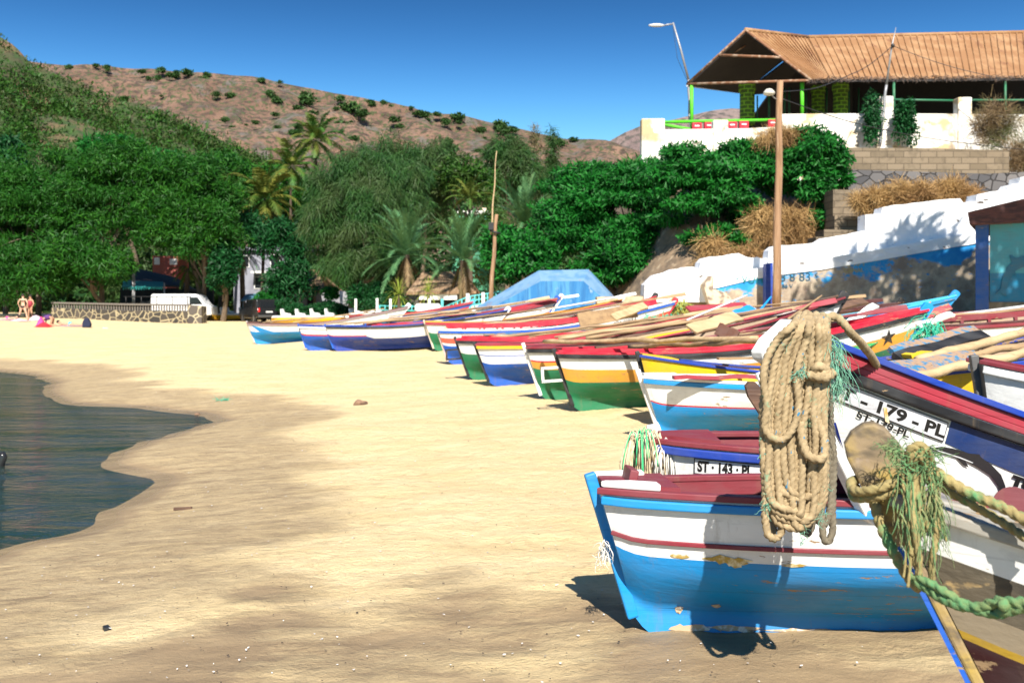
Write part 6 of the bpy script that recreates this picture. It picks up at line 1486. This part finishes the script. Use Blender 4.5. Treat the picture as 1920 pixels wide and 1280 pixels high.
# ================================================================ PEOPLE
M_skin = layered('skin', (.52,.28,.17), [((.44,.22,.13), 6, .45, .65)], .55); M_skin2 = layered('skin_pale', (.62,.38,.26), [((.5,.28,.18), 6, .45, .65)], .55)
M_hair = plain('dark_hair', (.025,.015,.01), .7)
def figure(label, loc, yaw, J, skin, scale=1.0, clothes=(), hair=.10, lying=0):
    """J: joint name -> local position (x right, y forward, z up); one skinned surface"""
    root = thing('person', label, 'person', loc, (0, 0, R(yaw)))
    E = [('pelvis','waist'),('waist','chest'),('chest','neck'),('neck','head'),('head','crown')]
    for s in 'lr': E += [('chest','sh'+s),('sh'+s,'el'+s),('el'+s,'wr'+s),('wr'+s,'hd'+s),('pelvis','hip'+s),('hip'+s,'kn'+s),('kn'+s,'an'+s),('an'+s,'toe'+s)]
    for s in 'lr':
        w = Vector(J['wr'+s]); h = Vector(J['hd'+s]); d = (h-w).normalized(); sd = d.cross(Vector((0,1,0))).normalized() if abs(d.y) < .9 else Vector((1,0,0))
        for k in range(5):
            J[f'f{k}{s}'] = tuple(h + d*(.075 - .012*abs(k-2)) + sd*(.018*(k-2))); E.append(('hd'+s, f'f{k}{s}'))
    RAD = dict(pelvis=(.135,.105), waist=(.115,.085), chest=(.14,.10), neck=(.052,.052), head=(.085,.095), crown=(.075,.085), sh=(.058,.058), el=(.04,.04), wr=(.027,.027), hd=(.036,.022), hip=(.092,.092), kn=(.058,.058), an=(.038,.038), toe=(.035,.025))
    names = list(J); me = bpy.data.meshes.new('body'); me.from_pydata([tuple(c*scale for c in J[k]) for k in names], [(names.index(a), names.index(b)) for a, b in E], [])
    o = bpy.data.objects.new('body', me); C.objects.link(o); o.parent = root
    sk = o.modifiers.new('skin', 'SKIN')
    for i, k in enumerate(names):
        key = k if k in RAD else k[:-1]; r = RAD.get(key, (.009,.009)); sv = me.skin_vertices[0].data[i]; sv.radius = (r[0]*scale, r[1]*scale); sv.use_root = (k == 'pelvis')
    sub = o.modifiers.new('sub', 'SUBSURF'); sub.levels = 2; sub.render_levels = 2; me.materials.append(skin)
    hd_, cr = Vector(J['head'])*scale, Vector(J['crown'])*scale; m = MB(); c = hd_.lerp(cr, .75); m.ball(c + Vector((0,-.012,.012)), (.098,.108,.10), 0, 12, 8)
    if hair > .12: m.ball(c + Vector((0,-.07,-hair*.5)), (.075,.05,hair), 0, 10, 6)
    m.build('hair', M_hair, root)
    for nm, a, b, r0, r1, mt in clothes:
        a_, b_ = Vector(J[a] if isinstance(a, str) else a)*scale, Vector(J[b] if isinstance(b, str) else b)*scale
        m = MB(); m.tube([a_, a_.lerp(b_,.5), b_], [r0, (r0+r1)/2*1.02, r1], 14); m.build(nm, mt, root)
    return root
def stand(stride=.18, armout=.22, bend=0):
    J = dict(pelvis=(0,0,.92), waist=(0,.01,1.08), chest=(0,0,1.30), neck=(0,0,1.47), head=(0,.02,1.58), crown=(0,.01,1.67))
    for s, k in (('l',-1),('r',1)):
        J['sh'+s]=(k*.19,0,1.40); J['el'+s]=(k*(.19+armout*.6),-.02,1.14); J['wr'+s]=(k*(.17+armout*.5),.08,.92); J['hd'+s]=(k*(.16+armout*.45),.11,.84)
        J['hip'+s]=(k*.10,0,.86); J['kn'+s]=(k*(.11+stride*.5),.02,.48); J['an'+s]=(k*(.10+stride),0,.08); J['toe'+s]=(k*(.12+stride),.13,.03)
    return J
M_bik = plain('black_swimwear', (.012,.012,.012), .6); M_redc = plain('dark_red_top', (.30,.02,.04), .7); M_pink = plain('pink_cloth', (.75,.05,.25), .8); M_redt = plain('red_cloth', (.7,.02,.03), .8); M_turqc = plain('turquoise_swimwear', (.02,.55,.60), .6); M_navy = plain('navy_cloth', (.01,.015,.05), .8)
M_towel = plain('pale_towel', (.62,.45,.50), .9)
def gp(px, d): return Vector(gz(px, d)) + Vector((0,0,.10))
figure('woman in black bikini standing with her back to the camera, feet apart', gp(43, 66), 0, stand(.20,.20), M_skin2, 1.0, [('bikini_bottom',(0,0,.86),(0,0,.97),.150,.138,M_bik),('bikini_strap',(0,0,1.27),(0,0,1.31),.150,.150,M_bik)])
J = stand(.10,.25); figure('woman in dark red swimsuit standing beside the woman in black bikini', gp(57, 67.5), 150, J, M_skin, .96, [('swimsuit',(0,0,.86),(0,0,1.33),.155,.152,M_redc)], .2)
def lie(z=.12):
    J = dict(pelvis=(0,0,z), waist=(.18,0,z), chest=(.40,0,z+.02), neck=(.57,0,z+.06), head=(.68,0,z+.12), crown=(.77,0,z+.16))
    for s, k in (('l',-1),('r',1)):
        J['sh'+s]=(.50,k*.18,z+.02); J['el'+s]=(.62,k*.30,z-.04); J['wr'+s]=(.80,k*.22,z-.06); J['hd'+s]=(.88,k*.16,z-.06)
        J['hip'+s]=(-.06,k*.09,z); J['kn'+s]=(-.46,k*.10,z-.02); J['an'+s]=(-.84,k*.09,z-.05); J['toe'+s]=(-.96,k*.10,z-.08)
    return J
figure('person in turquoise swimwear lying face down on a towel beside the navy bag', gp(132, 61), 180, lie(), M_skin, 1.0, [('swimwear',(-.07,0,.12),(.08,0,.12),.150,.145,M_turqc)])
def kneel():
    J = dict(pelvis=(0,0,.52), waist=(.16,0,.56), chest=(.36,0,.50), neck=(.52,0,.45), head=(.62,0,.42), crown=(.70,0,.38))
    for s, k in (('l',-1),('r',1)):
        J['sh'+s]=(.44,k*.17,.46); J['el'+s]=(.48,k*.20,.26); J['wr'+s]=(.52,k*.17,.07); J['hd'+s]=(.60,k*.17,.04)
        J['hip'+s]=(-.02,k*.10,.46); J['kn'+s]=(.04,k*.13,.08); J['an'+s]=(-.38,k*.12,.06); J['toe'+s]=(-.50,k*.12,.04)
    return J
figure('person on hands and knees in violet and pink top among the towels', gp(98, 60.5), 178, kneel(), M_skin, 1.0, [('top',(.12,0,.55),(.46,0,.48),.155,.165,plain('violet_cloth', (.10,.03,.16), .8))], .2)
J = lie(); figure('pale person lying on a pink towel at the far left edge', gp(14, 66), 0, J, M_skin2, 1.0, [('swimwear',(-.07,0,.12),(.08,0,.12),.150,.145,M_pink)])
def clothpile(name, label, px, d, sz, mat, cat='towel'):
    p = gp(px, d); m = MB(); N = 12; vs = []
    for i in range(N+1):
        for j in range(N+1): 
            u, v = i/N-.5, j/N-.5; vs.append((p.x+u*sz[0], p.y+v*sz[1], p.z + sz[2]*max(0, 1-4*(u*u+v*v))*(1+.6*mn.noise(Vector((i*.6,j*.6,px)))) + .02))
    m.add(vs, [(i*(N+1)+j, (i+1)*(N+1)+j, (i+1)*(N+1)+j+1, i*(N+1)+j+1) for i in range(N) for j in range(N)], 0, True); return simple(name, label, cat, m, mat)
clothpile('towel', 'bright red towel heaped in front of the kneeling person', 82, 59, (.9,.9,.22), M_redt); clothpile('towel', 'pink towel left of the kneeling person', 77, 60, (.5,.7,.45), M_pink)
clothpile('towel', 'pale pink towel under the lying people near the far left edge', 12, 66, (2.4,1.2,.03), M_towel); clothpile('towel', 'pale lilac towel under the person in turquoise', 128, 61, (2.3,1.2,.03), M_towel)
clothpile('clothes_pile', 'small pale heap of clothes behind the standing women', 66, 66.5, (.9,.8,.3), M_towel, 'clothes'); clothpile('towel', 'pale towel by the feet of the woman in the bikini', 36, 65, (1.2,.9,.12), M_towel)
p = gp(161, 60); m = MB(); m.prism([p+Vector(v) for v in [(-.24,0,0),(.22,0,0),(.26,0,.2),(.12,0,.5),(0,0,.56),(-.14,0,.5),(-.24,0,.25)]], (0,.28,0)); o = m.build('bag', M_navy, None, world=True, bevel=.05); setp(o, 'upright navy blue bag standing on the sand right of the sunbathers', 'bag')
p = gp(197, 59); m = MB(); m.prism([p+Vector(v) for v in [(-.16,0,.0),(.16,0,.0),(.14,0,.05),(-.14,0,.06)]], (0,.1,0)); simple('sandal', 'pair of pale sandals lying on sand right of the navy bag', 'sandals', m, M_towel)

# ================================================================ THINGS ON THE SAND
def stone(label, px, py, r, mat, name='stone', cat='stone'):
    g_ = G(px, py); m = MB(); m.ball(g_ + Vector((0,0,r[2]*.4)), r, 0, 12, 8); m.jitter(min(r)*.5, 1.2/max(r)); return simple(name, label, cat, m, mat)
M_stone = layered('beach_stone', (.22,.13,.08), [((.10,.06,.04), 9, .45, .6)], .9)
stone('brown sand caked stone lying alone in the middle of the beach', 676, 758, (.12,.09,.06), M_stone)
stone('small dark stone at the tip of the water', 370, 778, (.05,.04,.03), M_stone)
g_ = G(343, 955); m = MB(); m.box(g_ + Vector((0,0,.01)), (.16,.03,.022), .12); m.jitter(.004, 30); simple('driftwood', 'short dark brown stick on the wet sand near the sea', 'driftwood', m, M_wooddark)
g_ = G(417, 751); m = MB(); fray(m, g_ + Vector((0,0,.02)), 40, .16, (.12,.05,.015), .1, .004, random.Random(8), .9); simple('net_scrap', 'small scrap of green net lying on the wet sand', 'net scrap', m, M_net)
g_ = G(200, 1180); m = MB(); m.box(g_ + Vector((0,0,.008)), (.03,.05,.02), .6); m.jitter(.006, 60); simple('litter_scrap', 'tiny dark scrap on the sand at bottom left', 'litter', m, M_black)
m = MB(); g_ = P(3, 853, 12.2); g_.z = -.1; m.tube([g_, g_+Vector((-.01,0,.12)), g_+Vector((.02,0,.22)), g_+Vector((.0,0,.27))], [.05,.045,.05,.03], 10); simple('mooring_stump', 'dark wet stump standing in the sea at the left edge', 'stump', m, plain('wet_black', (.02,.02,.02), .2))
# shell and weed crumbs: too many to count
qd = []; q = random.Random(77)
for i in range(2600):
    y = 2.6 + 22 * q.random() ** 2.2; x = q.uniform(-.5, .36) * y; s = float(shore_dist(np.array([x]), np.array([y]))[0])
    if s < .35: continue
    z = tz(x, y) + mn.noise(Vector((x, y, 0)) * .9) * .03 * min(1, max(0, (s-.9)/2.2)) + .012; r = q.uniform(.002, .007) * (1 + y*.05); a = q.random()*6
    pts = [(x + r*math.cos(a+k*1.57)*q.uniform(.5,1.4), y + r*math.sin(a+k*1.57)*q.uniform(.5,1.4), z + q.uniform(0,.006)) for k in range(4)]; qd.append(pts)
M_crumb = NT('crumbs'); gi = M_crumb.n('ShaderNodeNewGeometry').outputs['Random Per Island']; M_crumb.col(M_crumb.mix(M_crumb.rng(gi, .45, .5), (.05,.035,.025), (.62,.60,.58))); M_crumb.rough(.8)
o = quads_obj('shell_crumbs', np.array(qd), M_crumb.m); o['kind'] = 'stuff'; o['label'] = 'shell and weed crumbs scattered over the sand'
